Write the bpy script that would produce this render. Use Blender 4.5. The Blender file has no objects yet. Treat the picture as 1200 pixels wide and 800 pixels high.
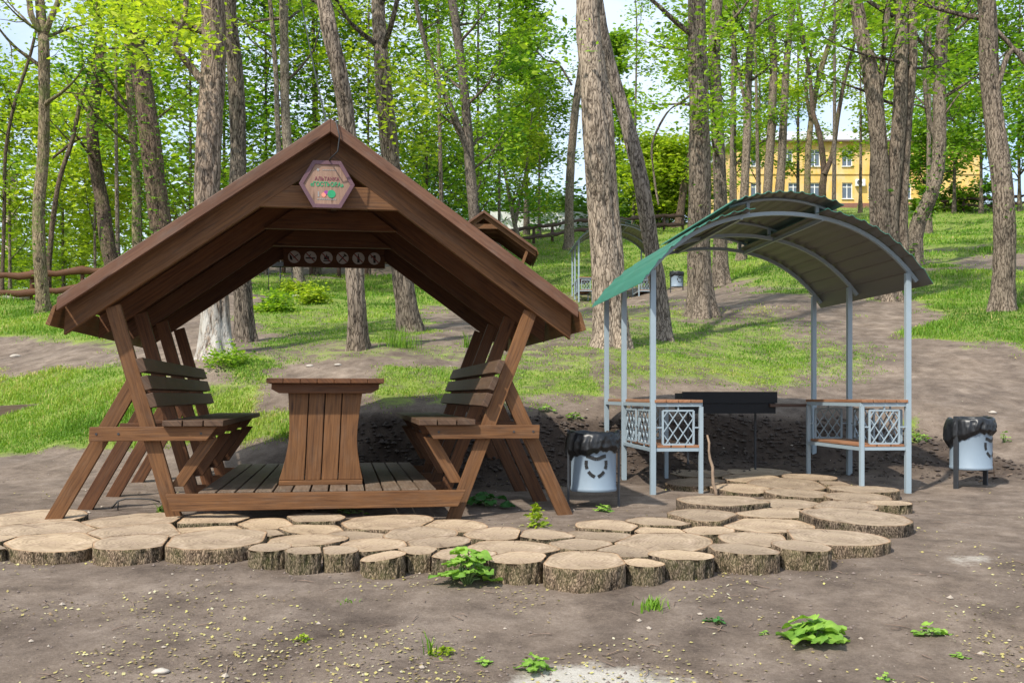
import bpy, math, random
import numpy as np
from mathutils import Vector
R = math.radians
rng = np.random.default_rng(7)
random.seed(7)
scene = bpy.context.scene
COL = scene.collection
H = 0.87      # eye height above the gazebo's ground
F = 1200.0; HY = 463.0
# ---------------------------------------------------------------- numeric noise
def _h(ix, iy, iz):
    n = (ix.astype(np.int64) * 374761393 + iy.astype(np.int64) * 668265263 + iz.astype(np.int64) * 2147483647) & 0xffffffff
    n = ((n ^ (n >> 13)) * 1274126177) & 0xffffffff
    n = ((n ^ (n >> 16)) * 2246822519) & 0xffffffff
    return ((n ^ (n >> 15)) & 0xffffff) / float(0xffffff)
def vn(x, y, z=0.0):
    x = np.asarray(x, float); y = np.asarray(y, float) + 0 * x; z = np.asarray(z, float) + 0 * x
    ix = np.floor(x); iy = np.floor(y); iz = np.floor(z)
    fx = x - ix; fy = y - iy; fz = z - iz
    fx = fx * fx * (3 - 2 * fx); fy = fy * fy * (3 - 2 * fy); fz = fz * fz * (3 - 2 * fz)
    r = 0
    for a in (0, 1):
        for b in (0, 1):
            for c in (0, 1):
                w = (fx if a else 1 - fx) * (fy if b else 1 - fy) * (fz if c else 1 - fz)
                r = r + w * _h(ix + a, iy + b, iz + c)
    return r * 2 - 1
def fbm(x, y, z=0.0, o=4):
    r = 0; a = 1; s = 1; t = 0
    for i in range(o):
        r = r + a * vn(np.asarray(x) * s + 17.3 * i, np.asarray(y) * s + 5.1 * i, np.asarray(z) * s); t += a; a *= .5; s *= 2.03
    return r / t
# ---------------------------------------------------------------- mesh builder
class MB:
    def __init__(s): s.v = []; s.f = []; s.uv = []; s.sm = []; s.mi = []
    def add(s, verts, faces, uvs=None, smooth=False, mi=0):
        b = len(s.v); s.v += [tuple(map(float, p)) for p in verts]
        for k, f in enumerate(faces):
            s.f.append(tuple(b + i for i in f)); s.sm.append(smooth); s.mi.append(mi)
            s.uv += list(uvs[k]) if uvs else [(0, 0)] * len(f)
        return s
    def prism(s, poly, y0, y1, axes='xzy', grain=None, mi=0):
        """polygon (a,b) extruded along the third axis from y0 to y1; axes name what a, b and depth are"""
        n = len(poly); ax = {'x': 0, 'y': 1, 'z': 2}; A, B, C = (ax[c] for c in axes)
        P = []
        for t in (y0, y1):
            for (a, b) in poly:
                p = [0, 0, 0]; p[A] = a; p[B] = b; p[C] = t; P.append(p)
        if grain is None:
            best = max(range(n), key=lambda i: math.dist(poly[i], poly[(i + 1) % n]))
            g = (poly[(best + 1) % n][0] - poly[best][0], poly[(best + 1) % n][1] - poly[best][1])
        else: g = grain
        off = random.random() * 40
        if g == 'C':
            def U(p): return (p[C] + off, p[A] + p[B] + off)
        else:
            l = math.hypot(*g); g = (g[0] / l, g[1] / l)
            def U(p): return (p[A] * g[0] + p[B] * g[1] + off, -p[A] * g[1] + p[B] * g[0] + p[C] + off)
        area = sum(poly[i][0] * poly[(i + 1) % n][1] - poly[(i + 1) % n][0] * poly[i][1] for i in range(n))
        par = {'xzy': -1, 'xyz': 1, 'yzx': 1}[axes]
        fl = (area * par * (1 if y1 > y0 else -1)) < 0
        faces = [tuple(range(n - 1, -1, -1)), tuple(range(n, 2 * n))] + [(i, (i + 1) % n, n + (i + 1) % n, n + i) for i in range(n)]
        if fl: faces = [tuple(reversed(f)) for f in faces]
        s.add(P, faces, [[U(P[i]) for i in f] for f in faces], mi=mi); return s
    def box(s, x0, x1, y0, y1, z0, z1, g='x', mi=0):
        if g == 'y': return s.prism([(x0, z0), (x1, z0), (x1, z1), (x0, z1)], y0, y1, grain='C', mi=mi)
        gg = {'x': (1, 0), 'z': (0, 1)}[g]
        return s.prism([(x0, z0), (x1, z0), (x1, z1), (x0, z1)], y0, y1, grain=gg, mi=mi)
    def bar(s, p0, p1, w, t, up=(0, 0, 1), mi=0):
        p0 = Vector(p0); p1 = Vector(p1); d = (p1 - p0); L = d.length; d.normalize()
        up = Vector(up); sd = d.cross(up)
        if sd.length < 1e-4: sd = d.cross(Vector((0, 1, 0)))
        sd.normalize(); u = sd.cross(d)
        P = [p + sd * a * w / 2 + u * b * t / 2 for p in (p0, p1) for (a, b) in ((-1, -1), (1, -1), (1, 1), (-1, 1))]
        fs = [(0, 1, 2, 3), (7, 6, 5, 4), (1, 0, 4, 5), (2, 1, 5, 6), (3, 2, 6, 7), (0, 3, 7, 4)]
        o = random.random() * 40
        def U(i, k):
            q = P[i] - p0
            return (q.dot(d) + o, q.dot(sd) + q.dot(u) + o + k * .01)
        s.add(P, [tuple(reversed(f)) for f in fs], [[U(i, k) for i in reversed(f)] for k, f in enumerate(fs)], mi=mi); return s
    def tube(s, pts, rad, n=8, cap=True, smooth=True, mi=0):
        pts = [Vector(p) for p in pts]
        if not hasattr(rad, '__len__'): rad = [rad] * len(pts)
        V = []; prev = None
        for i, p in enumerate(pts):
            d = (pts[min(i + 1, len(pts) - 1)] - pts[max(i - 1, 0)]).normalized()
            a = prev if prev is not None else (Vector((0, 1, 0)) if abs(d.z) > .8 else Vector((0, 0, 1)))
            a = (a - d * a.dot(d)).normalized(); prev = a; b = d.cross(a)
            for k in range(n):
                th = 2 * math.pi * k / n
                V.append(p + (a * math.cos(th) + b * math.sin(th)) * rad[i])
        fs = [(i * n + k, i * n + (k + 1) % n, (i + 1) * n + (k + 1) % n, (i + 1) * n + k) for i in range(len(pts) - 1) for k in range(n)]
        uv = []
        for f in fs: uv.append([(V[j].x + V[j].z, (j % n) / n) for j in f])
        s.add(V, fs, uv, smooth, mi)
        if cap:
            b = len(s.v) - len(V)
            s.f += [tuple(b + k for k in range(n - 1, -1, -1)), tuple(b + (len(pts) - 1) * n + k for k in range(n))]
            s.sm += [False, False]; s.mi += [mi, mi]; s.uv += [(0, 0)] * (2 * n)
        return s
    def lathe(s, prof, n=32, c=(0, 0), mi=0, smooth=True, rfun=None):
        V = []
        for j, (r, z) in enumerate(prof):
            for k in range(n):
                th = 2 * math.pi * k / n; rr, zz = (r, z) if rfun is None else rfun(r, z, th, j)
                V.append((c[0] + rr * math.cos(th), c[1] + rr * math.sin(th), zz))
        fs = [(j * n + k, j * n + (k + 1) % n, (j + 1) * n + (k + 1) % n, (j + 1) * n + k) for j in range(len(prof) - 1) for k in range(n)]
        s.add(V, fs, None, smooth, mi); return s
    def build(s, name, mats, parent=None, xf=None, bevel=0):
        me = bpy.data.meshes.new(name)
        v = s.v if xf is None else [xf(p) for p in s.v]
        me.from_pydata(v, [], s.f)
        uvl = me.uv_layers.new(name='grain'); uvl.data.foreach_set('uv', np.array(s.uv, dtype=np.float32).ravel())
        me.polygons.foreach_set('use_smooth', s.sm); me.polygons.foreach_set('material_index', s.mi)
        for m in (mats if isinstance(mats, (list, tuple)) else [mats]): me.materials.append(m)
        me.update()
        o = bpy.data.objects.new(name, me); COL.objects.link(o)
        if parent: o.parent = parent
        if bevel:
            b = o.modifiers.new('bevel', 'BEVEL'); b.width = bevel; b.segments = 2; b.limit_method = 'ANGLE'; b.angle_limit = R(40)
        return o
def npmesh(name, V, Fq, mats, parent=None, smooth=False, cols=None, loc=None):
    """numpy mesh: V (n,3), Fq (m,k) faces; cols (n,) per-vertex float attribute 'tone'"""
    V = np.asarray(V, np.float32); Fq = np.asarray(Fq, np.int32)
    if loc is not None: V = V - np.array(loc, np.float32)
    me = bpy.data.meshes.new(name); k = Fq.shape[1]
    me.vertices.add(len(V)); me.vertices.foreach_set('co', V.ravel())
    me.loops.add(Fq.size); me.loops.foreach_set('vertex_index', Fq.ravel())
    me.polygons.add(len(Fq)); me.polygons.foreach_set('loop_start', np.arange(0, Fq.size, k, dtype=np.int32))
    me.polygons.foreach_set('use_smooth', np.full(len(Fq), smooth))
    me.update(calc_edges=True)
    if cols is not None:
        a = me.attributes.new('tone', 'FLOAT', 'POINT'); a.data.foreach_set('value', np.asarray(cols, np.float32))
    for m in (mats if isinstance(mats, (list, tuple)) else [mats]): me.materials.append(m)
    o = bpy.data.objects.new(name, me); COL.objects.link(o)
    if parent: o.parent = parent
    elif loc is not None: o.location = loc
    return o
def tag(o, label=None, cat=None, group=None, kind=None):
    if label: o['label'] = label
    if cat: o['category'] = cat
    if group: o['group'] = group
    if kind: o['kind'] = kind
    return o
def thing(name, label, cat, loc=(0, 0, 0), rz=0, group=None):
    o = bpy.data.objects.new(name, None); COL.objects.link(o); o.location = loc; o.rotation_euler = (0, 0, rz); o.empty_display_size = .1
    return tag(o, label, cat, group)
def copy_tree(o, parent=None):
    c = o.copy(); COL.objects.link(c)
    if parent: c.parent = parent
    for ch in list(o.children): copy_tree(ch, c)
    return c
# ---------------------------------------------------------------- materials
def newmat(name):
    m = bpy.data.materials.new(name); m.use_nodes = True; nt = m.node_tree
    b = nt.nodes['Principled BSDF']; return m, nt, b
def N(nt, t, **kw):
    n = nt.nodes.new(t)
    for k, v in kw.items():
        if k.startswith('i_'):
            n.inputs[k[2:].replace('_', ' ')].default_value = v
        else: setattr(n, k, v)
    return n
def L(nt, a, b): nt.links.new(a, b)
def ramp(nt, fac, stops):
    r = nt.nodes.new('ShaderNodeValToRGB'); e = r.color_ramp.elements
    while len(e) < len(stops): e.new(.5)
    for i, (p, c) in enumerate(stops):
        e[i].position = p; e[i].color = (*c, 1) if len(c) == 3 else c
    if fac is not None: L(nt, fac, r.inputs['Fac'])
    return r
def mixc(nt, fac, a, b, mode='MIX'):
    m = nt.nodes.new('ShaderNodeMix'); m.data_type = 'RGBA'; m.blend_type = mode
    for s, v in ((m.inputs[0], fac), (m.inputs[6], a), (m.inputs[7], b)):
        if hasattr(v, 'is_linked'): L(nt, v, s)
        elif isinstance(v, (int, float)): s.default_value = v
        else: s.default_value = (*v, 1)
    return m.outputs[2]
def math_(nt, op, a, b=None, c=None):
    m = nt.nodes.new('ShaderNodeMath'); m.operation = op
    for i, v in enumerate((a, b, c)):
        if v is None: continue
        if hasattr(v, 'is_linked'): L(nt, v, m.inputs[i])
        else: m.inputs[i].default_value = v
    return m.outputs[0]
def noise(nt, vec, scale, detail=5, rough=.6, dist=0):
    n = N(nt, 'ShaderNodeTexNoise'); n.inputs['Scale'].default_value = scale; n.inputs['Detail'].default_value = detail
    n.inputs['Roughness'].default_value = rough; n.inputs['Distortion'].default_value = dist
    if vec is not None: L(nt, vec, n.inputs['Vector'])
    return n.outputs['Fac']
def mapping(nt, vec, sc):
    m = N(nt, 'ShaderNodeMapping'); m.inputs['Scale'].default_value = sc; L(nt, vec, m.inputs['Vector']); return m.outputs[0]
def bump(nt, h, b, st=.3, dist=.01):
    n = N(nt, 'ShaderNodeBump'); n.inputs['Strength'].default_value = st; n.inputs['Distance'].default_value = dist
    L(nt, h, n.inputs['Height']); L(nt, n.outputs[0], b.inputs['Normal']); return n
def wood(name, dark, light, weather=(.2, .17, .14), wamt=.25, rough=.62):
    m, nt, b = newmat(name)
    uv = N(nt, 'ShaderNodeUVMap', uv_map='grain').outputs[0]
    g = noise(nt, mapping(nt, uv, (1.6, 34, 1)), 2.0, 7, .65, .6)
    c = ramp(nt, g, [(.3, dark), (.52, tuple((a + q) / 2 for a, q in zip(dark, light))), (.75, light)]).outputs[0]
    lo = noise(nt, mapping(nt, uv, (.8, 1.7, 1)), 1.0, 3)
    c = mixc(nt, .8, c, ramp(nt, lo, [(.3, (.72, .70, .70)), (.7, (1.2, 1.17, 1.12))]).outputs[0], 'MULTIPLY')
    w = noise(nt, mapping(nt, uv, (3, 9, 1)), 1.6, 6, .7)
    c = mixc(nt, math_(nt, 'MULTIPLY', ramp(nt, w, [(.48, (0, 0, 0)), (.75, (1, 1, 1))]).outputs[0], wamt), c, weather)
    # knots
    vo = N(nt, 'ShaderNodeTexVoronoi'); vo.inputs['Scale'].default_value = 1.0; L(nt, mapping(nt, uv, (1.7, 9, 1)), vo.inputs['Vector'])
    kn = ramp(nt, vo.outputs['Distance'], [(.035, (.35, .3, .28)), (.11, (1, 1, 1))]).outputs[0]
    c = mixc(nt, 1.0, c, kn, 'MULTIPLY')
    L(nt, c, b.inputs['Base Color'])
    L(nt, math_(nt, 'ADD', math_(nt, 'MULTIPLY', g, .25), rough - .12), b.inputs['Roughness'])
    b.inputs['Specular IOR Level'].default_value = .3
    bump(nt, g, b, .35, .003); return m
def simple(name, c, rough=.5, metal=0, var=.15, nscale=8, bmp=0, bscale=60):
    m, nt, b = newmat(name)
    tc = N(nt, 'ShaderNodeTexCoord').outputs['Object']
    n = noise(nt, tc, nscale, 6, .65)
    cc = ramp(nt, n, [(.3, tuple(x * (1 - var) for x in c)), (.7, tuple(min(1, x * (1 + var)) for x in c))]).outputs[0]
    L(nt, cc, b.inputs['Base Color']); b.inputs['Metallic'].default_value = metal
    L(nt, math_(nt, 'ADD', math_(nt, 'MULTIPLY', n, .2), rough - .1), b.inputs['Roughness'])
    if bmp: bump(nt, noise(nt, tc, bscale, 5), b, bmp, .005)
    return m
def leafmat(name, stops, trans=.45, tc=1.25):
    m, nt, b = newmat(name)
    a = N(nt, 'ShaderNodeAttribute', attribute_name='tone').outputs['Fac']
    c = ramp(nt, a, stops).outputs[0]
    L(nt, c, b.inputs['Base Color']); b.inputs['Roughness'].default_value = .55; b.inputs['Specular IOR Level'].default_value = .25
    t = N(nt, 'ShaderNodeBsdfTranslucent'); L(nt, mixc(nt, 1.0, c, (1.15 * tc, 1.25 * tc, .5), 'MULTIPLY'), t.inputs['Color'])
    ms = N(nt, 'ShaderNodeMixShader'); ms.inputs[0].default_value = trans
    L(nt, b.outputs[0], ms.inputs[1]); L(nt, t.outputs[0], ms.inputs[2]); L(nt, ms.outputs[0], nt.nodes['Material Output'].inputs['Surface'])
    return m
def barkmat(name, dark, light, sc=(7.5, 7.5, 1.5), moss=.0, white=None):
    m, nt, b = newmat(name)
    tc = N(nt, 'ShaderNodeTexCoord').outputs['Object']
    mp = mapping(nt, tc, sc)
    g = noise(nt, mp, 3.0, 8, .7, .8)
    vo = N(nt, 'ShaderNodeTexVoronoi', feature='DISTANCE_TO_EDGE'); vo.inputs['Scale'].default_value = 3.6
    wv_ = N(nt, 'ShaderNodeTexNoise'); wv_.inputs['Scale'].default_value = 2.2; wv_.inputs['Detail'].default_value = 4; L(nt, mp, wv_.inputs['Vector']); va = N(nt, 'ShaderNodeVectorMath', operation='MULTIPLY_ADD'); va.inputs[1].default_value = (.9, .9, .9); L(nt, wv_.outputs['Color'], va.inputs[0]); L(nt, mp, va.inputs[2]); L(nt, va.outputs[0], vo.inputs['Vector'])
    tone = N(nt, 'ShaderNodeAttribute', attribute_name='tone').outputs['Fac']
    h = math_(nt, 'ADD', math_(nt, 'MULTIPLY', g, .62), math_(nt, 'MULTIPLY', math_(nt, 'ADD', math_(nt, 'MULTIPLY', tone, .5), math_(nt, 'MULTIPLY', math_(nt, 'MINIMUM', vo.outputs['Distance'], .3), 1.6)), .38))
    c = ramp(nt, h, [(.36, dark), (.47, tuple((a + q) / 2 for a, q in zip(dark, light))), (.60, light)]).outputs[0]
    c = mixc(nt, 1.0, c, ramp(nt, vo.outputs['Distance'], [(.0, (.30, .27, .25)), (.07, (.8, .78, .76)), (.16, (1.08, 1.08, 1.08))]).outputs[0], 'MULTIPLY')
    lo = noise(nt, tc, 1.1, 4)
    c = mixc(nt, .7, c, ramp(nt, lo, [(.3, (.75, .74, .72)), (.7, (1.2, 1.15, 1.1))]).outputs[0], 'MULTIPLY')
    oi = N(nt, 'ShaderNodeObjectInfo').outputs['Random']; c = mixc(nt, 1, c, ramp(nt, oi, [(0, (.74, .74, .76)), (.5, (1, .97, .93)), (1, (1.15, 1.1, 1.05))]).outputs[0], 'MULTIPLY')
    if moss:
        mo = ramp(nt, noise(nt, tc, 2.3, 6, .7), [(.5, (0, 0, 0)), (.64, (1, 1, 1))]).outputs[0]
        c = mixc(nt, math_(nt, 'MULTIPLY', mo, moss), c, (.10, .13, .03))
    if white:
        sep = N(nt, 'ShaderNodeSeparateXYZ'); L(nt, tc, sep.inputs[0])
        k = math_(nt, 'ADD', math_(nt, 'MULTIPLY', noise(nt, mp, 2.0, 6, .7), .5), math_(nt, 'MULTIPLY', sep.outputs['Z'], -.32))
        f = ramp(nt, k, [(-.0, (0, 0, 0)), (.12, (1, 1, 1))]).outputs[0]
        patch = ramp(nt, noise(nt, mp, 1.6, 7, .75), [(.4, (0, 0, 0)), (.56, (1, 1, 1))]).outputs[0]
        c = mixc(nt, math_(nt, 'MULTIPLY', f, math_(nt, 'MULTIPLY', patch, .8)), c, (.5, .48, .44))
    L(nt, c, b.inputs['Base Color']); b.inputs['Roughness'].default_value = .9; b.inputs['Specular IOR Level'].default_value = .2
    bump(nt, math_(nt, 'ADD', g, vo.outputs['Distance']), b, .8, .02); return m
M = {}
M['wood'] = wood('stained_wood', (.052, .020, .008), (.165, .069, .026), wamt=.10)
M['wood_sunlit'] = wood('stained_wood_sunlit_tone', (.070, .029, .010), (.215, .101, .038), wamt=.15)  # lighter copy of the same stain: sunlight on the front timbers put into colour
M['wood_trim'] = wood('stained_trim', (.080, .036, .021), (.175, .087, .050), wamt=.3)
M['wood_grey'] = wood('weathered_wood', (.075, .05, .033), (.19, .135, .095), wamt=.55, weather=(.20, .175, .145))
M['wood_seat'] = wood('seat_board_wood', (.045, .026, .016), (.13, .075, .045), wamt=.3, weather=(.14, .115, .085))
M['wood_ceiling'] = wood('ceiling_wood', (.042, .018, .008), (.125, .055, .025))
M['wood_dark'] = wood('old_dark_wood', (.035, .02, .014), (.11, .06, .042))
M['wood_counter'] = wood('counter_wood', (.2, .085, .04), (.38, .2, .11), wamt=.2)
M['steel'] = simple('light_blue_grey_paint', (.27, .335, .375), .42, 0, .06, 5)
M['steel_far'] = M['steel']
M['roof_under'] = simple('beige_sheet_underside', (.125, .122, .108), .45, 0, .06, 3)
M['roof_top'] = simple('green_sheet', (.032, .16, .115), .4, 0, .12, 3)
M['dark_steel'] = simple('dark_grey_steel', (.03, .033, .038), .5, 0, .2)
M['brazier'] = simple('charcoal_board', (.010, .011, .013), .85, 0, .25, 10, .3, 80)
M['bin'] = simple('pale_blue_bin_paint', (.215, .275, .335), .5, 0, .06, 5)
M['bag'] = simple('black_plastic', (.010, .011, .013), .4, 0, .1)
M['black'] = simple('black_paint', (.012, .012, .012), .5, 0, .1)
M['white'] = simple('white_paint', (.72, .7, .68), .55, 0, .04)
M['whitewall'] = simple('whitewashed_wall', (.72, .72, .72), .8, 0, .12, .7)
M['bark'] = barkmat('grey_brown_bark', (.036, .030, .025), (.22, .187, .152))
M['bark_pale'] = barkmat('pale_bark', (.055, .046, .038), (.315, .27, .22))
M['bark_dark'] = barkmat('dark_bark', (.03, .022, .016), (.17, .125, .095), moss=.25)
M['bark_moss'] = barkmat('mossy_bark', (.055, .045, .03), (.27, .22, .15), moss=.75)
M['bark_white'] = barkmat('bark_with_old_whitewash', (.07, .052, .04), (.32, .255, .2), white=1)
M['bark_log'] = barkmat('log_bark', (.040, .029, .021), (.30, .235, .17), sc=(24, 24, 8), moss=.3)
G1 = [(0, (.07, .14, .015)), (.5, (.19, .33, .028)), (1, (.36, .47, .045))]
G2 = [(0, (.13, .20, .02)), (.5, (.30, .40, .035)), (1, (.48, .53, .06))]
G3 = [(0, (.04, .11, .016)), (.5, (.12, .26, .03)), (1, (.24, .40, .045))]
M['leaf'] = leafmat('leaf_mid', G1); M['leaf_y'] = leafmat('leaf_yellow', G2); M['leaf_d'] = leafmat('leaf_deep', G3)
M['grass'] = leafmat('grass_blade', [(0, (.05, .11, .012)), (.5, (.13, .26, .022)), (.9, (.32, .41, .06)), (1, (.48, .40, .16))], .3, 1.1)
M['burdock'] = leafmat('broad_leaf', [(0, (.12, .25, .035)), (1, (.32, .50, .08))], .3, 1.0)
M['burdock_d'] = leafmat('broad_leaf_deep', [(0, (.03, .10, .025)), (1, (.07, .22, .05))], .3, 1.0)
# cut face of a log slice: saw marks, rings and cracks round the slice's own centre
def cutmat():
    m, nt, b = newmat('sawn_log_face')
    tc = N(nt, 'ShaderNodeTexCoord').outputs['Object']
    oi = N(nt, 'ShaderNodeObjectInfo').outputs['Random']
    ln = N(nt, 'ShaderNodeVectorMath', operation='LENGTH'); L(nt, tc, ln.inputs[0])
    n1 = noise(nt, tc, 6, 4)
    r = math_(nt, 'ADD', math_(nt, 'MULTIPLY', ln.outputs['Value'], 260.0), math_(nt, 'MULTIPLY', n1, 22.0))
    ring = math_(nt, 'SINE', r)
    c = ramp(nt, math_(nt, 'ADD', math_(nt, 'MULTIPLY', noise(nt, tc, 9, 6, .7), .85), math_(nt, 'MULTIPLY', ring, .05)), [(.24, (.22, .165, .105)), (.42, (.38, .30, .205)), (.62, (.53, .43, .325))]).outputs[0]
    hue = ramp(nt, oi, [(0, (.66, .63, .61)), (.35, (.86, .83, .81)), (.7, (1, .95, .90)), (1, (1.12, 1.06, .97))]).outputs[0]
    c = mixc(nt, 1, c, hue, 'MULTIPLY')
    dirt = ramp(nt, noise(nt, tc, 4.0, 6, .75), [(.42, (1, 1, 1)), (.66, (.50, .46, .43))]).outputs[0]
    c = mixc(nt, .8, c, dirt, 'MULTIPLY')
    edge = ramp(nt, N(nt, 'ShaderNodeAttribute', attribute_name='tone').outputs['Fac'], [(.93, (1, 1, 1)), (.97, (1.0, .78, .58)), (1, (.6, .45, .33))]).outputs[0]
    c = mixc(nt, .8, c, edge, 'MULTIPLY')
    # drying cracks that run out from the heart
    nv = N(nt, 'ShaderNodeVectorMath', operation='NORMALIZE'); L(nt, tc, nv.inputs[0])
    of = N(nt, 'ShaderNodeVectorMath', operation='SCALE'); L(nt, nv.outputs[0], of.inputs[0]); of.inputs['Scale'].default_value = 1.0
    o4 = N(nt, 'ShaderNodeCombineXYZ'); L(nt, math_(nt, 'MULTIPLY', oi, 50.0), o4.inputs[2]); ad = N(nt, 'ShaderNodeVectorMath', operation='ADD'); L(nt, of.outputs[0], ad.inputs[0]); L(nt, o4.outputs[0], ad.inputs[1])
    cr = math_(nt, 'ABSOLUTE', math_(nt, 'SUBTRACT', noise(nt, ad.outputs[0], 5.0, 2), .5))
    crk = ramp(nt, cr, [(.0, (.34, .28, .24)), (.012, (.8, .76, .72)), (.03, (1, 1, 1))]).outputs[0]
    c = mixc(nt, ramp(nt, noise(nt, tc, 7, 3), [(.46, (0, 0, 0)), (.56, (.9, .9, .9))]).outputs[0], c, mixc(nt, 1, c, crk, 'MULTIPLY'))
    s = noise(nt, mapping(nt, tc, (6, 120, 6)), 1, 3)
    L(nt, c, b.inputs['Base Color']); b.inputs['Roughness'].default_value = .85
    bump(nt, math_(nt, 'ADD', s, math_(nt, 'MULTIPLY', n1, .6)), b, .5, .004); return m
M['cut'] = cutmat()
# ground: attributes grass, bank, sand are where those covers lie
def groundmat():
    m, nt, b = newmat('earth_and_turf')
    P = N(nt, 'ShaderNodeNewGeometry').outputs['Position']
    big = noise(nt, P, .7, 4); mid = noise(nt, P, 3.0, 9, .74); fine = noise(nt, P, 70, 8, .85)
    soil = ramp(nt, math_(nt, 'ADD', math_(nt, 'MULTIPLY', mid, .6), math_(nt, 'MULTIPLY', fine, .4)), [(.36, (.068, .051, .040)), (.5, (.166, .130, .103)), (.63, (.28, .228, .185))]).outputs[0]
    soil = mixc(nt, .8, soil, ramp(nt, math_(nt, 'ADD', math_(nt, 'MULTIPLY', big, .6), math_(nt, 'MULTIPLY', noise(nt, P, 1.7, 6, .65, .8), .4)), [(.36, (.70, .69, .70)), (.62, (1.16, 1.14, 1.10))]).outputs[0], 'MULTIPLY')
    vo = N(nt, 'ShaderNodeTexVoronoi'); vo.inputs['Scale'].default_value = 26; L(nt, P, vo.inputs['Vector'])
    chip = ramp(nt, vo.outputs['Distance'], [(.10, (1, 1, 1)), (.16, (0, 0, 0))]).outputs[0]
    sel = ramp(nt, N(nt, 'ShaderNodeSeparateColor').outputs[0], [(0, (0, 0, 0)), (1, (1, 1, 1))])
    sp = N(nt, 'ShaderNodeSeparateColor'); L(nt, vo.outputs['Color'], sp.inputs[0])
    cs = ramp(nt, sp.outputs[0], [(.80, (0, 0, 0)), (.82, (1, 1, 1))]).outputs[0]
    soil = mixc(nt, math_(nt, 'MULTIPLY', chip, math_(nt, 'MULTIPLY', cs, .4)), soil, (.34, .28, .17))
    def A(n): return N(nt, 'ShaderNodeAttribute', attribute_name=n).outputs['Fac']
    bank = mixc(nt, math_(nt, 'MULTIPLY', A('bank'), .88), soil, ramp(nt, mid, [(.34, (.020, .014, .011)), (.66, (.078, .057, .044))]).outputs[0])
    sandf = ramp(nt, math_(nt, 'ADD', A('sand'), math_(nt, 'MULTIPLY', math_(nt, 'SUBTRACT', mid, .5), 1.3)), [(.42, (0, 0, 0)), (.7, (1, 1, 1))]).outputs[0]
    s2 = mixc(nt, sandf, bank, ramp(nt, fine, [(.3, (.34, .31, .26)), (.7, (.56, .53, .47))]).outputs[0])
    turf = ramp(nt, math_(nt, 'ADD', math_(nt, 'MULTIPLY', mid, .5), math_(nt, 'MULTIPLY', fine, .5)), [(.36, (.085, .10, .030)), (.5, (.14, .19, .035)), (.64, (.28, .32, .09))]).outputs[0]
    gf = ramp(nt, math_(nt, 'ADD', A('grass'), math_(nt, 'ADD', math_(nt, 'MULTIPLY', math_(nt, 'SUBTRACT', mid, .5), 2.0), math_(nt, 'MULTIPLY', math_(nt, 'SUBTRACT', fine, .5), .8))), [(.42, (0, 0, 0)), (.75, (1, 1, 1))]).outputs[0]
    c = mixc(nt, gf, s2, turf)
    L(nt, c, b.inputs['Base Color']); b.inputs['Roughness'].default_value = .95; b.inputs['Specular IOR Level'].default_value = .15
    hgt = math_(nt, 'ADD', mid, math_(nt, 'MULTIPLY', fine, .5))
    bump(nt, hgt, b, .7, .03); return m
M['ground'] = groundmat()
# ---------------------------------------------------------------- terrain
NEAR = [(-12, -.95), (0, -.7), (3, -.30), (5, -.09), (6.9, 0), (8, 0.01)]
COLS = {
 -300: [('z', 9.5, .02), (12, 530), (14.5, 485), (17, 450), (20, 420), (24, 392), (28, 372), (34, 356), ('z', 60, 5), ('z', 110, 3), ('z', 400, 0)],
 0: [('z', 9.5, .02), (12, 525), (14.5, 470), (17, 432), (20, 402), (24, 374), (28, 354), (34, 342), ('z', 60, 5.2), ('z', 110, 4), ('z', 400, 0)],
 250: [('z', 9.5, .03), (11, 520), (12.3, 462), (13.5, 415), (16, 398), (20, 375), (25, 352), (30, 335), (40, 322), (60, 305), ('z', 110, 10), ('z', 400, 6)],
 450: [('z', 9.9, 0), (10.6, 482), (12, 440), (14, 408), (16.5, 388), (20, 372), (26, 356), (33, 343), (40, 322), (60, 285), ('z', 110, 12), ('z', 400, 8)],
 600: [('z', 9.9, 0), (10.6, 485), (13, 425), (17, 385), (22, 368), (30, 356), (34, 345), (45, 305), (60, 272), (66, 268), ('z', 110, 11), ('z', 400, 8)],
 720: [('z', 10.2, .05), (11, 480), (13.6, 412), (17, 380), (24, 364), (31, 357), (36, 335), (45, 300), (60, 268), (66, 263), ('z', 110, 12), ('z', 400, 8)],
 900: [('z', 10.9, .08), (11.5, 478), (13.5, 440), (17, 395), (21, 355), (26, 335), (32, 310), (45, 280), (60, 262), (90, 247), ('z', 130, 19), ('z', 400, 12)],
 1200: [('z', 9.5, .07), (11, 498), (12.4, 465), (15, 405), (18, 364), (23, 330), (30, 300), (45, 262), (60, 246), (90, 236), ('z', 130, 20), ('z', 400, 14)],
 1500: [('z', 9.5, .1), (11, 490), (12.4, 455), (15, 395), (18, 350), (23, 312), (30, 280), (45, 240), (60, 225), (90, 220), ('z', 130, 20), ('z', 400, 14)],
}
_cp = sorted(COLS); _dg = np.geomspace(8.0, 420, 400)
_tab = []
for c in _cp:
    ds = [8.0]; zs = [0.01]
    for e in COLS[c]:
        if e[0] == 'z': ds.append(e[1]); zs.append(e[2])
        else: ds.append(e[0]); zs.append(H + (HY - e[1]) * e[0] / F)
    zz = np.interp(_dg, ds, zs); k = np.ones(5) / 5
    zz = np.convolve(np.pad(zz, 2, mode='edge'), k, mode='valid'); _tab.append(zz)
_tab = np.array(_tab)
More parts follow.
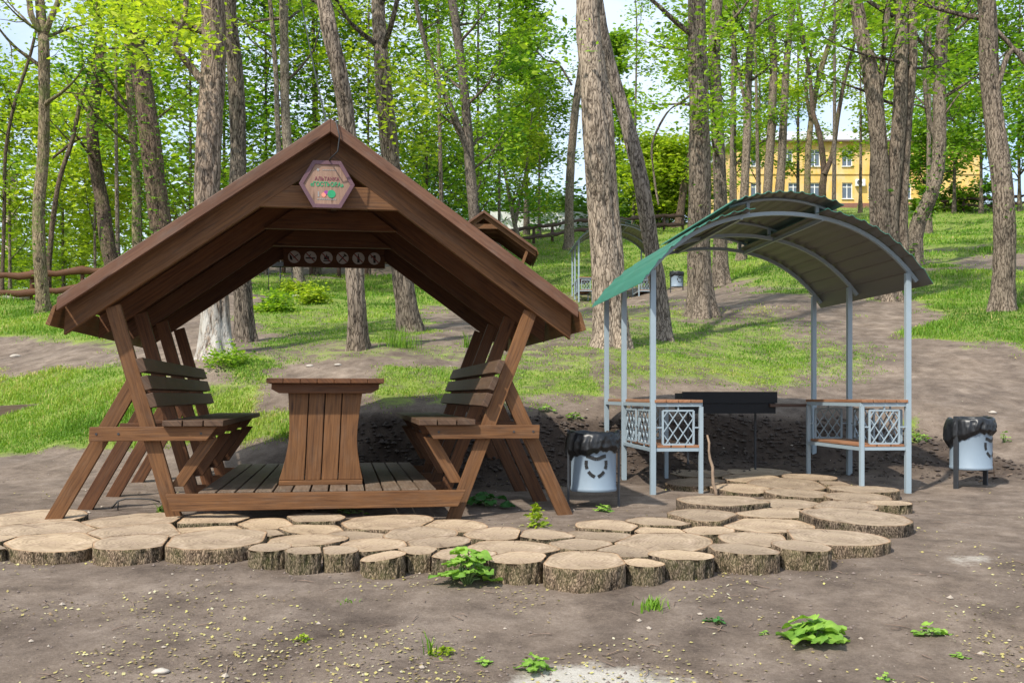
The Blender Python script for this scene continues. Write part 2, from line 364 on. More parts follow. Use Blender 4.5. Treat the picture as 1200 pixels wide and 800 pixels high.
def zbase(x, y):
    x = np.asarray(x, float); y = np.asarray(y, float)
    px = 600 + F * x / np.maximum(y, 5.0)
    px = np.clip(px, _cp[0], _cp[-1] - 1e-3)
    ci = np.clip(np.searchsorted(_cp, px, side='right') - 1, 0, len(_cp) - 2)
    cpa = np.array(_cp, float); t = (px - cpa[ci]) / (cpa[ci + 1] - cpa[ci])
    ld = np.clip((np.log(np.clip(y, 8.0, 419.9)) - math.log(8.0)) / (math.log(420) - math.log(8.0)) * (len(_dg) - 1), 0, len(_dg) - 1.001)
    di = np.floor(ld).astype(int); u = ld - di
    za = _tab[ci, di] * (1 - u) + _tab[ci, di + 1] * u; zb = _tab[ci + 1, di] * (1 - u) + _tab[ci + 1, di + 1] * u
    zf = za * (1 - t) + zb * t
    zn = np.interp(y, [a for a, b in NEAR], [b for a, b in NEAR])
    return np.where(y < 8.0, zn, zf)
def bankmask(x, y):
    px = 600 + F * x / np.maximum(y, 5.0)
    py = HY + F * (H - zbase(x, y)) / np.maximum(y, 1)
    top = np.interp(px, [0, 280, 380, 450, 700, 850, 1000, 1080, 1200], [548, 520, 484, 480, 488, 484, 488, 500, 540])
    top = top + 7 * fbm(x * 1.3, y * 1.3, 3.3, 2)
    s = np.clip((py - top) / 9, 0, 1)
    foot = np.clip((y - np.interp(px, [0, 300, 500, 720, 900, 1200], [10.4, 9.4, 8.8, 9.4, 9.9, 9.3])) / .5, 0, 1)
    side = np.clip((px - 330) / 110, 0, 1) * np.clip((1290 - px) / 130, 0, 1)
    return s * foot * side
def zg(x, y, fine=True):
    x = np.asarray(x, float); y = np.asarray(y, float)
    z = zbase(x, y)
    a = np.interp(y, [0, 7, 9.5, 11, 20, 60, 200], [.02, .012, .02, .05, .10, .3, .8])
    z = z + a * fbm(x * .55, y * .55, 1.0, 3)
    if fine:
        z = z + .012 * fbm(x * 1.8, y * 1.8, 6.0, 3) * (y < 12) + .010 * fbm(x * 4, y * 4, 2.0, 4) * np.interp(y, [2, 12, 40], [1, 2.5, 3])
        z = z + .075 * bankmask(x, y) * fbm(x * 3.2, y * 3.2, 4.0, 5)
    return z
def zat(x, y): return float(zg(np.array([x]), np.array([y]))[0])
def hit(px, py, dmin=4.0, dmax=130):
    """ground point seen at a pixel of the 1200x800 photograph"""
    d = np.geomspace(dmin, dmax, 1500); x = (px - 600) / F * d
    p = HY + F * (H - zg(x, d, False)) / d
    i = int(np.argmax(p <= py)) if (p <= py).any() else len(d) - 1
    return float(x[i]), float(d[i]), zat(x[i], d[i])
def proj(x, y, z): return 600 + F * x / y, HY + F * (H - z) / y
# where grass grows: (x0,x1,y0,y1,density,soft) on the photograph's ground
GR = [(-400, 120, 340, 404, .95, 14), (90, 150, 350, 392, .8, 14), (-400, 60, 438, 528, .92, 14), (40, 170, 428, 520, .95, 14), (150, 300, 440, 512, .85, 16), (240, 345, 476, 506, .8, 9), (250, 300, 408, 440, .8, 10),
      (290, 560, 322, 362, .95, 10), (290, 500, 355, 400, .72, 12), (300, 540, 396, 424, .48, 10), (420, 720, 430, 474, .74, 10), (540, 720, 405, 440, .55, 12), (450, 500, 395, 412, .8, 8),
      (540, 720, 268, 345, .85, 12), (700, 900, 240, 336, .9, 10), (640, 700, 340, 400, .5, 12), (700, 800, 360, 430, .55, 14), (740, 960, 372, 452, .66, 18), (880, 1010, 390, 440, .5, 18), (860, 1010, 262, 340, .85, 12), (690, 760, 430, 462, .5, 10),
      (980, 1600, 235, 296, .95, 8), (1000, 1160, 300, 345, .8, 14), (1090, 1600, 312, 402, .9, 12), (1060, 1110, 345, 372, .4, 10), (1065, 1105, 492, 524, .7, 9), (1020, 1140, 292, 312, .15, 5), (600, 760, 462, 482, .3, 8), (1180, 1240, 380, 420, .7, 20)]
def gmask(px, py):
    g = np.zeros_like(px)
    for x0, x1, y0, y1, d, s in GR:
        sx = s * 2.2
        m = np.clip((px - x0) / sx + .5, 0, 1) * np.clip((x1 - px) / sx + .5, 0, 1) * np.clip((py - y0) / s + .5, 0, 1) * np.clip((y1 - py) / s + .5, 0, 1)
        g = np.maximum(g, m * d)
    path = np.clip(1 - np.abs(py - (316 - (px - 1040) * .06)) / 7, 0, 1) * np.clip((px - 1000) / 50, 0, 1) * 1.0   # trodden track across the right slope
    g = g * (1 - .8 * path)
    return g
def grow(a, b, s0, k):
    r = []; x = a; s = s0
    while x < b: r.append(x); s *= k; x += s
    r.append(b); return r
xs = np.array(sorted(set(np.round(np.arange(-6, 6.001, .06), 4).tolist() + [round(v, 4) for v in grow(6.07, 320, .07, 1.10)] + [round(-v, 4) for v in grow(6.07, 320, .07, 1.10)])))
ys = np.array([-14, -10, -7, -4, -2, 0, 1, 1.8, 2.4, 2.8] + np.arange(3, 12.5, .05).tolist() + grow(12.5, 400, .05, 1.035))
X, Y = np.meshgrid(xs, ys); x_ = X.ravel(); y_ = Y.ravel(); z_ = zg(x_, y_)
nx, ny = len(xs), len(ys)
ii = np.arange(nx * ny).reshape(ny, nx)
Fq = np.stack([ii[:-1, :-1], ii[:-1, 1:], ii[1:, 1:], ii[1:, :-1]], -1).reshape(-1, 4)
gr = npmesh('ground', np.stack([x_, y_, z_], 1), Fq, M['ground'], smooth=True); tag(gr, kind='structure')
gpx, gpy = proj(x_, np.maximum(y_, 1), z_)
wx_ = 70 * fbm(x_ * .6, y_ * .6, 21.0, 6); wy_ = 20 * fbm(x_ * .6, y_ * .6, 31.0, 6)
gm = gmask(gpx + wx_, gpy + wy_); gm = np.where((y_ < 7), 0, gm); gm = np.where(y_ > 62, .85, gm); gm = np.where((gpx < -60) & (y_ > 10), .8, gm); gm = np.where((gpx > 1260) & (y_ > 14), .8, gm)
for nm, val in (('grass', gm), ('bank', bankmask(x_, y_) * (y_ < 14)), ('sand', np.clip(1.25 - np.hypot((gpx - 690) / 150, (gpy - 806) / 38), 0, 1) * (y_ > 2) * (y_ < 6) + .5 * np.clip(1 - np.hypot((gpx - 1150) / 170, (gpy - 655) / 22), 0, 1) * (y_ < 8))):
    a = gr.data.attributes.new(nm, 'FLOAT', 'POINT'); a.data.foreach_set('value', val.astype(np.float32))
# ---------------------------------------------------------------- the timber gazebo
def text_mesh(txt, size, name, mat, parent, loc, rot, bold=0.0, ext=.0008, sx=1.0):
    cu = bpy.data.curves.new(name, 'FONT'); cu.body = txt; cu.size = size; cu.align_x = 'CENTER'; cu.align_y = 'CENTER'; cu.extrude = ext; cu.offset = bold
    ob = bpy.data.objects.new(name, cu); COL.objects.link(ob)
    dg = bpy.context.evaluated_depsgraph_get(); me = bpy.data.meshes.new_from_object(ob.evaluated_get(dg))
    bpy.data.objects.remove(ob); bpy.data.curves.remove(cu)
    for v in me.vertices: v.co.x *= sx
    me.materials.clear(); me.materials.append(mat)
    o = bpy.data.objects.new(name, me); COL.objects.link(o); o.location = loc; o.rotation_euler = rot
    if parent: o.parent = parent
    return o
TH = R(9.4)
SL = .712                       # roof slope
def shear(p):
    z = p[2]; s = -.09 + (z / 1.5) * .075 if z < 1.5 else -.015 * max(0, 1 - (z - 1.5) / 1.27)
    return (p[0] + s, p[1], p[2])
def roofz(u): return 2.712 - SL * abs(u)
def slab(u0, u1, lo, hi, sgn):   # polygon parallel to the slope between two offsets under the roof line
    p = [(u0, roofz(u0) - hi), (u1, roofz(u1) - hi), (u1, roofz(u1) - lo), (u0, roofz(u0) - lo)]
    return [(sgn * a, b) for a, b in p]
def strip(p0, p1, w, cut0=None, cut1=None):
    """board outline between two points in the frame plane; ends cut level (z) unless given"""
    dx, dz = p1[0] - p0[0], p1[1] - p0[1]; l = math.hypot(dx, dz); nx_, nz_ = -dz / l, dx / l
    hw = w / 2
    def end(p, cut):
        a = (p[0] + nx_ * hw, p[1] + nz_ * hw); b = (p[0] - nx_ * hw, p[1] - nz_ * hw)
        if cut == 'level': 
            k = lambda q: (q[0] + dx / dz * (p[1] - q[1]), p[1]); a, b = k(a), k(b)
        elif cut == 'plumb':
            k = lambda q: (p[0], q[1] + dz / dx * (p[0] - q[0])); a, b = k(a), k(b)
        return a, b
    a0, b0 = end(p0, cut0); a1, b1 = end(p1, cut1)
    return [b0, b1, a1, a0]
def mir(poly, s): return [(s * a, b) for a, b in poly]
FR = [0.0, .93, 1.86, 2.79]
def gazebo():
    g = thing('wooden_gazebo', 'large dark brown timber gazebo with benches and a hexagonal sign under its gable', 'gazebo')
    T0, T1 = -.20, 3.02
    for s in (-1, 1):
        # roof: decking boards (run along the depth), bargeboards, eave board
        rf = MB(); n = 15; um = 1.71
        for k in range(n):
            a, b = um * k / n + .0015, um * (k + 1) / n - .0015
            rf.prism(slab(a, b, 0, .028, s), T0 + .035, T1, grain='C')
        r = rf.build('roof_slope', M['wood_ceiling'], g, shear, .002)
        MB().prism(slab(0.0, 1.718, -.012, .078, s), T0 - .012, T0 + .033).build('bargeboard', M['wood_trim'], g, shear, .004)
        MB().prism(slab(0.0, 1.718, -.012, .125, s), T1 + .002, T1 + .035).build('bargeboard', M['wood_trim'], g, shear, .004)
        # ridge / top capping strip along the bargeboard
        e0 = (1.714, roofz(1.714) - .03); e1 = (1.752, roofz(1.714) - .165)
        MB().prism(mir([(e0[0], e0[1]), (e0[0] + .026, e0[1] - .018), (e1[0] + .03, e1[1] + .0), (e1[0], e1[1] - .012)], s), T0 - .008, T1 + .03, grain='C').build('eave_board', M['wood_sunlit'], g, shear, .003)
        for i, t in enumerate(FR):
            wd = M['wood_sunlit'] if i == 0 else M['wood']
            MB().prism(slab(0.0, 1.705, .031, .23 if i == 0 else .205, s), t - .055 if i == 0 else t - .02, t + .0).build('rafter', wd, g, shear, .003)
            # second, deeper rafter ply behind
            MB().prism(slab(0.0, 1.50, .031, .18, s), t + .002, t + .05).build('rafter', M['wood_ceiling'], g, shear, .003)
            zt = roofz(1.425) - (.232 if i == 0 else .207)
            MB().prism(mir(strip((.93, .0 if i else -.03), (1.42, zt + .0), .098, 'level', None), s), t - .002 if i else t - .001, t + .048).build('leaning_post', wd, g, shear, .003)
            MB().prism(mir(strip((1.80, -.08), (1.265, .97), .100, 'level', 'plumb'), s), t + .05, t + .10).build('brace_leg', wd, g, shear, .003)
            MB().prism(mir([(.70, .66), (1.515, .66), (1.515, .565), (.765, .565)], s), t - .05, t - .003, grain=(1, 0)).build('seat_bearer', wd, g, shear, .003)
            if i == 0:
                for uu in (.80, 1.33, 1.47): MB().prism([(s * uu + .008 * math.cos(R(45 * q)), .614 + .008 * math.sin(R(45 * q))) for q in range(8)], -.0535, -.0505).build('screw_head', M['dark_steel'], g, shear)
            MB().prism(mir(strip((.955, .25), (.75, .575), .078, 'level', 'level'), s), t + .05, t + .095).build('seat_brace', wd, g, shear, .003)
        # seat and backrest
        sb = MB()
        for k in range(3):
            a = .655 + k * .134
            sb.box(*sorted((s * a, s * (a + .126))), -.09, 3.0, .6625, .702, 'y')
        sb.build('seat', M['wood_seat'], g, shear, .004)
        bb = MB(); sl = .362
        for k in range(3):
            z0 = .785 + k * .117; z1 = z0 + .104
            def U(z): return .93 + z * .332 - .056
            bb.prism(mir([(U(z0) - .045, z0 + .012), (U(z0), z0), (U(z1), z1 - .012), (U(z1) - .045, z1)], s), -.06, 3.02, grain='C')
        bb.build('backrest', M['wood_seat'], g, shear, .004)
    for i, t in enumerate(FR):
        wd = M['wood_sunlit'] if i == 0 else M['wood']
        def hwid(z): return (2.712 - .2 - z) / SL
        z0, z1 = 2.15, 2.30
        MB().prism([(-hwid(z0), z0), (hwid(z0), z0), (hwid(z1), z1), (-hwid(z1), z1)], t - .052, t - .003 if i else t - .0565 + .05).build('collar_tie', wd, g, shear, .003)
    MB().box(-.025, .025, T0 + .24, T1 - .01, 2.55, 2.65, 'y').build('ridge_beam', M['wood_ceiling'], g, shear)
    # floor
    dk = MB()
    for k in range(13):
        a = -.8125 + .125 * k
        dk.box(a + .007, a + .118, .0, 2.9, .192, .216 + random.uniform(-.0015, .0015), 'y')
    dk.build('floor_deck', M['wood_grey'], g, shear, .003)
    MB().prism([(-1.005, .212), (1.005, .212), (.955, .098), (-.955, .098)], -.102, -.052, grain=(1, 0)).build('floor_beam', M['wood_sunlit'], g, shear, .004)
    for t in FR[1:]: MB().box(-.93, .93, t - .048, t - .003, .10, .19, 'x').build('floor_beam', M['wood'], g, shear)
    # table
    tb = MB()
    for k in range(7):
        a = -.42 + .12 * k
        tb.box(a + .0015, a + .1185, .32, 2.45, .957, .992, 'y')
    tb.build('table_top', M['wood'], g, shear, .003)
    for t in (.45, 2.2):
        MB().prism([(-.385, .9555), (-.385, .915), (-.33, .885), (.33, .885), (.385, .915), (.385, .9555)], t - .06, t - .005, grain=(1, 0)).build('table_apron', M['wood'], g, shear, .003)
        pd = MB()
        def half(z):
            q = (z - .26) / (.955 - .26)
            return .245 + .055 * max(0, 1 - q / .45) ** 1.6 + .03 * max(0, (q - .45) / .55) ** 1.5
        K = 12; zz = [.252 + (.953 - .252) * j / K for j in range(K + 1)]
        bounds = [-1, -.415, -.02, .40, 1]
        pw = .13
        def ux(k, z):
            if k == 0: return -half(z)
            if k == 4: return half(z)
            return (-.118, .0, .122)[k - 1]
        for k in range(4):
            pl = [(ux(k, z) + (.004 if k else 0), z) for z in zz] + [(ux(k + 1, z) - (.004 if k < 3 else 0), z) for z in reversed(zz)]
            pd.prism(pl, t, t + .04, grain=(0, 1))
        pd.build('table_pedestal', M['wood_sunlit'] if t < 1 else M['wood'], g, shear, .003)
        MB().box(-.24, .24, t + .042, t + .05, .3, .95, 'z').build('pedestal_backing', M['wood_dark'], g, shear)
        MB().box(-.30, .30, t - .03, t + .075, .217, .25, 'x').build('table_plinth', M['wood_sunlit'], g, shear, .003)
    MB().box(-.04, .04, .5, 2.2, .5, .6, 'y').build('table_stretcher', M['wood'], g, shear)
    return g
gaz = gazebo()
gaz.location = (-1.249, 7.07, 0.0); gaz.rotation_euler = (0, 0, TH)
far_g = copy_tree(gaz)                       # copied before the signs are hung
hx, hy, hz = hit(567, 357, 20, 60)
far_g.location = (-.0275 * 33, 33.0, zat(-.9, 33.0) - .0); far_g.rotation_euler = (0, 0, R(2))
tag(far_g, 'distant brown timber gazebo up the slope, half hidden behind the big gazebo roof', 'gazebo'); gaz['group'] = far_g['group'] = 'timber picnic gazebos'
def gz(u, t, z):
    u, t, z = shear((u, t, z)); c, s_ = math.cos(TH), math.sin(TH)
    return Vector((-1.249 + u * c - t * s_, 7.07 + u * s_ + t * c, z))
# hexagonal sign
sg = thing('hexagonal_sign', 'hexagonal wooden sign with purple frame and green lettering under the gazebo gable', 'sign', gz(-.02, -.135, 2.295), TH)
m_sf = wood('sign_panel', (.19, .115, .08), (.31, .20, .15), wamt=.1); m_fr = simple('purple_brown_frame', (.105, .048, .06), .5, 0, .15, 12)
m_mar = simple('maroon_ink', (.17, .035, .05), .5); m_grn = simple('green_ink', (.01, .25, .10), .5); m_gry = simple('grey_ink', (.22, .21, .2), .5); m_cor = simple('coral_ink', (.75, .22, .15), .5); m_pur = simple('purple_ink', (.22, .03, .2), .5)
hexo = [(.186 * math.cos(R(a)), .18 * math.sin(R(a)) * 1.02) for a in (0, 60, 120, 180, 240, 300)]
hexi = [(x * .84, y * .84) for x, y in hexo]
MB().prism(hexi, -.006, .008, grain=(0, 1)).build('sign_panel', m_sf, sg)
fm = MB()
for k in range(6):
    a, b = hexo[k], hexo[(k + 1) % 6]; c, d = hexi[(k + 1) % 6], hexi[k]
    fm.prism([a, b, c, d], -.014, .012)
fm.build('sign_frame', m_fr, sg, None, .001)
RX = R(90)
text_mesh('АЛЬТАНКА', .034, 'lettering', m_mar, sg, (0, -.0078, .036), (RX, 0, 0), .0004, sx=.88)
text_mesh('«ГОСТЬОВА»', .041, 'lettering', m_grn, sg, (0, -.0078, -.002), (RX, 0, 0), .0010, sx=.84)
def disc_mb(x, z, r, y0=-.0088, y1=-.0065, n=28): return MB().prism([(x + r * math.cos(2 * math.pi * k / n), z + r * math.sin(2 * math.pi * k / n)) for k in range(n)], y0, y1)
disc_mb(.030, -.064, .027).build('emblem_dot', m_grn, sg); disc_mb(-.006, -.055, .014, -.0080).build('emblem_dot', m_pur, sg); disc_mb(-.022, -.072, .014, -.0084).build('emblem_dot', m_cor, sg)
sm = MB()
for k in range(9): sm.box(-.065 + k * .0145, -.055 + k * .0145, -.0078, -.0065, -.105, -.097)
for k in range(6): sm.box(-.03 + k * .016, -.018 + k * .016, -.0078, -.0065, .094, .099)
sm.prism([(-.06 + .009 * math.cos(k * .7), .097 + .009 * math.sin(k * .7)) for k in range(9)], -.0078, -.0065)
sm.box(-.062, -.052, -.0078, -.0065, -.085, -.05)
sm.build('small_print', m_gry, sg)
# board of six prohibition pictograms on the rear collar tie
pb = thing('prohibition_sign_board', 'long brown board with six round white prohibition pictograms across the gazebo rear', 'sign', gz(0.01, 2.79 - .078, 2.175), TH)
MB().box(-.475, .475, -.012, .012, -.092, .088).build('board', M['wood'], pb, None, .002)
m_wd = simple('pictogram_white', (.55, .53, .5), .5, 0, .05); m_red = simple('pictogram_red', (.25, .03, .02), .5)
def ring(x, z, r0, r1, y0, y1, n=28):
    mb = MB()
    for k in range(n):
        a, b = 2 * math.pi * k / n, 2 * math.pi * (k + 1) / n
        mb.prism([(x + r0 * math.cos(a), z + r0 * math.sin(a)), (x + r1 * math.cos(a), z + r1 * math.sin(a)), (x + r1 * math.cos(b), z + r1 * math.sin(b)), (x + r0 * math.cos(b), z + r0 * math.sin(b))], y0, y1)
    return mb
shapes = [
 [[(-.045, .03), (-.02, .0), (-.015, -.035), (-.04, -.02)], [(-.01, -.005), (.035, .03), (.04, .024), (-.005, -.012)]],
 [[(-.045, -.014), (.045, -.014), (.045, -.002), (-.045, -.002)], [(-.02, .004), (.0, .03), (.006, .026), (-.013, .002)]],
 [[(-.025, -.02), (-.02, .015), (-.006, .004), (0, .038), (.012, .008), (.022, .016), (.026, -.02)], [(-.03, -.036), (.03, -.036), (.03, -.027), (-.03, -.027)]],
 [[(-.038, -.036), (-.030, -.042), (.028, .022), (.02, .03)], [(.008, .034), (.03, .012), (.042, .02), (.018, .042)]],
 [[(-.011, -.042), (.011, -.042), (.011, .008), (.004, .02), (.004, .042), (-.004, .042), (-.004, .02), (-.011, .008)]],
 [[(-.008, -.042), (.012, -.042), (.014, .028), (-.004, .034), (-.012, .018)], [(-.035, .012), (-.01, .028), (-.01, .018), (-.03, .002)]]]
for k in range(6):
    cx = -.375 + k * .15
    d = disc_mb(cx, 0, .058, -.0155, -.0125).build('pictogram_disc', m_wd, pb)
    s = MB()
    for pl in shapes[k]: s.prism([(cx + a, b) for a, b in pl], -.0175, -.016)
    s.build('symbol', M['black'], d)
    q = MB(); q.prism([(cx - .043, .036), (cx - .036, .043), (cx + .043, -.036), (cx + .036, -.043)], -.019, -.0178)
    q.build('slash', m_red, d)
# black cable looped round the ridge
pts = [gz(.0, .6, 2.74), gz(.01, -.05, 2.735), gz(.03, -.235, 2.725), gz(.06, -.235, 2.60), gz(.05, -.235, 2.50), gz(.0, -.22, 2.45), gz(-.01, -.06, 2.46)]
cb = MB().tube(pts, .005, 6).build('cable_loop', M['black']); tag(cb, 'thin black cable looped over the front peak of the gazebo ridge', 'cable')
# overhead service cable slanting down to the ridge
A = gz(0, .6, 2.75); B = Vector(((345 - 600) / F * 20, 20, H + (HY + 60) * 20 / F)); pts = []
for k in range(21):
    q = k / 20; p = A.lerp(B, q); p.z -= .5 * 4 * q * (1 - q) * .5; pts.append(p)
wr = MB().tube(pts, .008, 5).build('overhead_cable', M['black']); tag(wr, 'black overhead cable slanting from the treetops down to the gazebo ridge', 'cable')

# ---------------------------------------------------------------- steel grill shelter
def sbar(mb, p0, p1, w=.042, t=.042): mb.bar(p0, p1, w, t)
def parc(o): return 2.365 - .25 * o * o - .10 * o ** 4
SW = 2.245; SC = SW / 2
def corr(o0, o1, zf, t0, t1, nrib, dep=.014, th=.004, flip=False):
    """trapezoid sheet whose ribs run along the shelter's length"""
    prof = []
    K = nrib * 6
    for k in range(K + 1):
        o = o0 + (o1 - o0) * k / K; ph = k % 6
        up = dep if ph in (1, 2) else 0
        prof.append((o + (.2 * (o1 - o0) / K if ph in (1, 3) else 0), zf(o) + .045 + up))
    return prof
def roofsheet(parent, o0, o1, zf, t0, t1, nrib, name):
    prof = corr(o0, o1, zf, t0, t1, nrib); n = len(prof)
    def surf(dz, flipn):
        V = []; 
        for (o, z) in prof: V += [(SC + o, t0, z + dz), (SC + o, t1, z + dz)]
        fs = [(2 * i, 2 * i + 2, 2 * i + 3, 2 * i + 1) for i in range(n - 1)]
        if flipn: fs = [tuple(reversed(f)) for f in fs]
        return V, fs
    top = MB(); V, fs = surf(.006, False); top.add(V, fs)
    V2, f2 = surf(.0008, True); 
    # front and rear edge faces
    b = len(V); e = []
    V3 = V + V2
    for i in range(n - 1):
        e.append((2 * i, b + 2 * i, b + 2 * i + 2, 2 * i + 2)); e.append((2 * i + 1, 2 * i + 3, b + 2 * i + 3, b + 2 * i + 1))
    e.append((0, 1, b + 1, b)); e.append((2 * n - 2, b + 2 * n - 2, b + 2 * n - 1, 2 * n - 1))
    top.add(V3, e)
    top.build(name, M['roof_top'], parent)
    u = MB(); u.add(V2, f2); u.build(name + '_lining', M['roof_under'], parent)
def lattice(parent, P, du, w, h, flat=False):
    """lozenge lattice panel; P lower-left corner, du horizontal direction"""
    P = Vector(P); du = Vector(du).normalized(); Z = Vector((0, 0, 1)); nrm = du.cross(Z)
    fr = MB()
    def q(a, b): return P + du * a + Z * b
    for a, b in (((0, 0), (w, 0)), ((0, h), (w, h)), ((0, 0), (0, h)), ((w, 0), (w, h))): fr.bar(q(*a), q(*b), .017, .015)
    o = fr.build('lattice_panel', M['steel'], parent)
    lt = MB(); nx_ = 3; st = w / nx_ * 1.0; rise = h / 2.0 * .9
    sl = (h / 2.1) / (w / 2.0)
    def clip(x0, z0, k):  # line z = z0 + k (x-x0) within the box
        pts = []
        for x in (0, w):
            z = z0 + k * (x - x0)
            if 0 <= z <= h: pts.append((x, z))
        for z in (0, h):
            x = x0 + (z - z0) / k
            if 0 <= x <= w: pts.append((x, z))
        pts = sorted(set((round(a, 5), round(b, 5)) for a, b in pts))
        return (pts[0], pts[-1]) if len(pts) > 1 and math.dist(pts[0], pts[-1]) > .02 else None
    K = h / w * 1.35
    for s_, off in ((1, .004), (-1, -.004)):
        for i in range(-6, 10):
            c = clip(0, -h + i * h / 2.25, s_ * K)
            if c: lt.bar(q(*c[0]) + nrm * off, q(*c[1]) + nrm * off, .010, .008)
    lt.build('lozenge_bars', M['steel'], o)
    return o
MT, RT = 1.2, 2.1
def shelter():
    g = thing('grill_shelter', 'steel barbecue shelter with arched green sheet roof and lattice side counters', 'shelter')
    for t in (0, MT, RT):
        for u in (0, SW):
            po = MB(); sbar(po, (u, t, -.12), (u, t, parc(SC) + .0), .046, .046); po.build('post', M['steel'], g, None, .003)
        ar = MB(); K = 28; oo = [-1.2 + 2.4 * k / K for k in range(K + 1)]
        V = []; w = .017
        for o in oo:
            n_ = Vector((.5 * o + .4 * o ** 3, 0, 1)).normalized()
            c = Vector((SC + o, t, parc(o) + .022))
            for a, b in ((-1, -1), (1, -1), (1, 1), (-1, 1)): V.append(c + Vector((0, 1, 0)) * a * w + n_ * b * .016)
        fs = [(i * 4 + k, i * 4 + (k + 1) % 4, i * 4 + 4 + (k + 1) % 4, i * 4 + 4 + k) for i in range(K) for k in range(4)] + [(0, 3, 2, 1), (K * 4, K * 4 + 1, K * 4 + 2, K * 4 + 3)]
        ar.add(V, [tuple(reversed(f)) for f in fs]); ar.build('roof_arch', M['steel'], g)
        for o in (-.30, .31):
            st = MB(); sbar(st, (SC + o, t, parc(o) + .035), (SC + o, t, 2.475 - .42 * (o + .04) ** 2 + .03), .028, .028); st.build('vent_strut', M['steel'], g)
    zt = lambda o: 2.475 - .42 * (o + .04) ** 2
    for o in (-.36, .36):
        pu = MB(); sbar(pu, (SC + o, -.02, parc(o) + .012), (SC + o, RT + .02, parc(o) + .012), .026, .03); pu.build('purlin', M['steel'], g)
    for t in (0.0, MT, RT):
        V = []; K = 12
        a2 = MB(); a2.tube([(SC + o, t, zt(o) + .035) for o in [-.46 + .9 * k / K for k in range(K + 1)]], .014, 6); a2.build('vent_arch', M['steel'], g)
    roofsheet(g, -1.26, -.30, parc, -.20, RT + .12, 9, 'roof_sheet')
    roofsheet(g, .30, 1.25, parc, -.20, RT + .12, 9, 'roof_sheet')
    roofsheet(g, -.52, .45, zt, -.24, RT + .12, 10, 'vent_sheet')
    # counters
    for s in (-1, 1):
        X = (lambda a: a) if s < 0 else (lambda a: SW - a)
        tr = MT if s > 0 else RT
        W_ = .415
        fr = MB()
        for t in (0, MT): sbar(fr, (X(.024), t, .755), (X(W_), t, .755), .03, .03)
        sbar(fr, (X(0), .024, .755), (X(0), MT - .024, .755), .03, .03); sbar(fr, (X(W_), .0, .755), (X(W_), MT, .755), .03, .03)
        if s < 0: sbar(fr, (0, MT + .024, .755), (0, RT - .024, .755), .03, .03); sbar(fr, (W_, MT + .02, .755), (.02, RT, .755), .03, .03)
        fr.build('counter_frame', M['steel'], g)
        for t in (0, MT):
            lg = MB(); sbar(lg, (X(W_ - .001), t, -.12), (X(W_ - .001), t, .738), .034, .034); lg.build('leg', M['steel'], g)
        sh = MB()
        for t in (0.004, MT + .004): sbar(sh, (X(.024), t, .375), (X(W_ - .02), t, .375), .028, .028)
        sbar(sh, (X(.0), .024, .372), (X(.0), MT - .024, .372), .028, .028); sbar(sh, (X(W_), .02, .372), (X(W_), MT - .02, .372), .028, .028)
        sh.build('shelf_frame', M['steel'], g)
        top = MB()
        for k in range(4):
            a0 = .01 + k * .105; a, b = sorted((X(a0), X(a0 + .098)))
            if s < 0: top.prism([(a, -.03), (b, -.03), (b, MT + .05 + (0 if k > 2 else (2 - k) * .3 + .2)), (a, MT + .05 + (0 if k > 2 else (2 - k) * .3 + .25))], .772, .797, axes='xyz', grain=(0, 1))
            else: top.box(a, b, -.03, MT + .05, .772, .797, 'y')
        top.build('counter_top', M['wood_counter'], g, None, .003)
        shf = MB()
        for k in range(3):
            a0 = .035 + k * .125; a, b = sorted((X(a0), X(a0 + .115))); shf.box(a, b, -.012, MT + .02, .391, .413, 'y')
        shf.build('lower_shelf', M['wood_counter'], g, None, .003)
        # lattice panels: front end, rear end, outer side
        def hang(P, du, w, h):
            o = lattice(g, P, du, w, h); c = MB(); P = Vector(P); du = Vector(du)
            m = P + du * (w / 2)
            c.bar(m + Vector((0, 0, h + .006)), m + Vector((0, 0, h + .05)), .012, .012); c.bar(m - Vector((0, 0, .006)), m - Vector((0, 0, .045)), .012, .012)
            e = P + Vector((0, 0, h / 2)); c.bar(e - du * .006, e - du * .075, .012, .012); e2 = e + du * w; c.bar(e2 + du * .006, e2 + du * .06, .012, .012)
            c.build('lug', M['steel'], o)
        for t in (0, MT): hang((X(.085) if s < 0 else X(W_ - .07), t, .42), (1, 0, 0), .265, .285)
        hang((X(0), .12, .42), (0, 1, 0), .42, .285); hang((X(0), .66, .42), (0, 1, 0), .42, .285)
    return g
shl = shelter(); SPH = R(5.4)
shl.location = (1.19, 8.65, .035); shl.rotation_euler = (0, 0, SPH)
shl['group'] = 'steel grill shelters'
far_s = copy_tree(shl); tag(far_s, 'distant steel barbecue shelter up the slope, seen past the thick pale trunk', 'shelter')
fz = zat(2.6, 31.0)
far_s.location = (2.02, 31.0, zat(2.9, 31.0) - .02); far_s.rotation_euler = (0, 0, R(2))
def sp_(u, t, z):
    c, s_ = math.cos(SPH), math.sin(SPH); return Vector((1.19 + u * c - t * s_, 8.65 + u * s_ + t * c, z + .035))
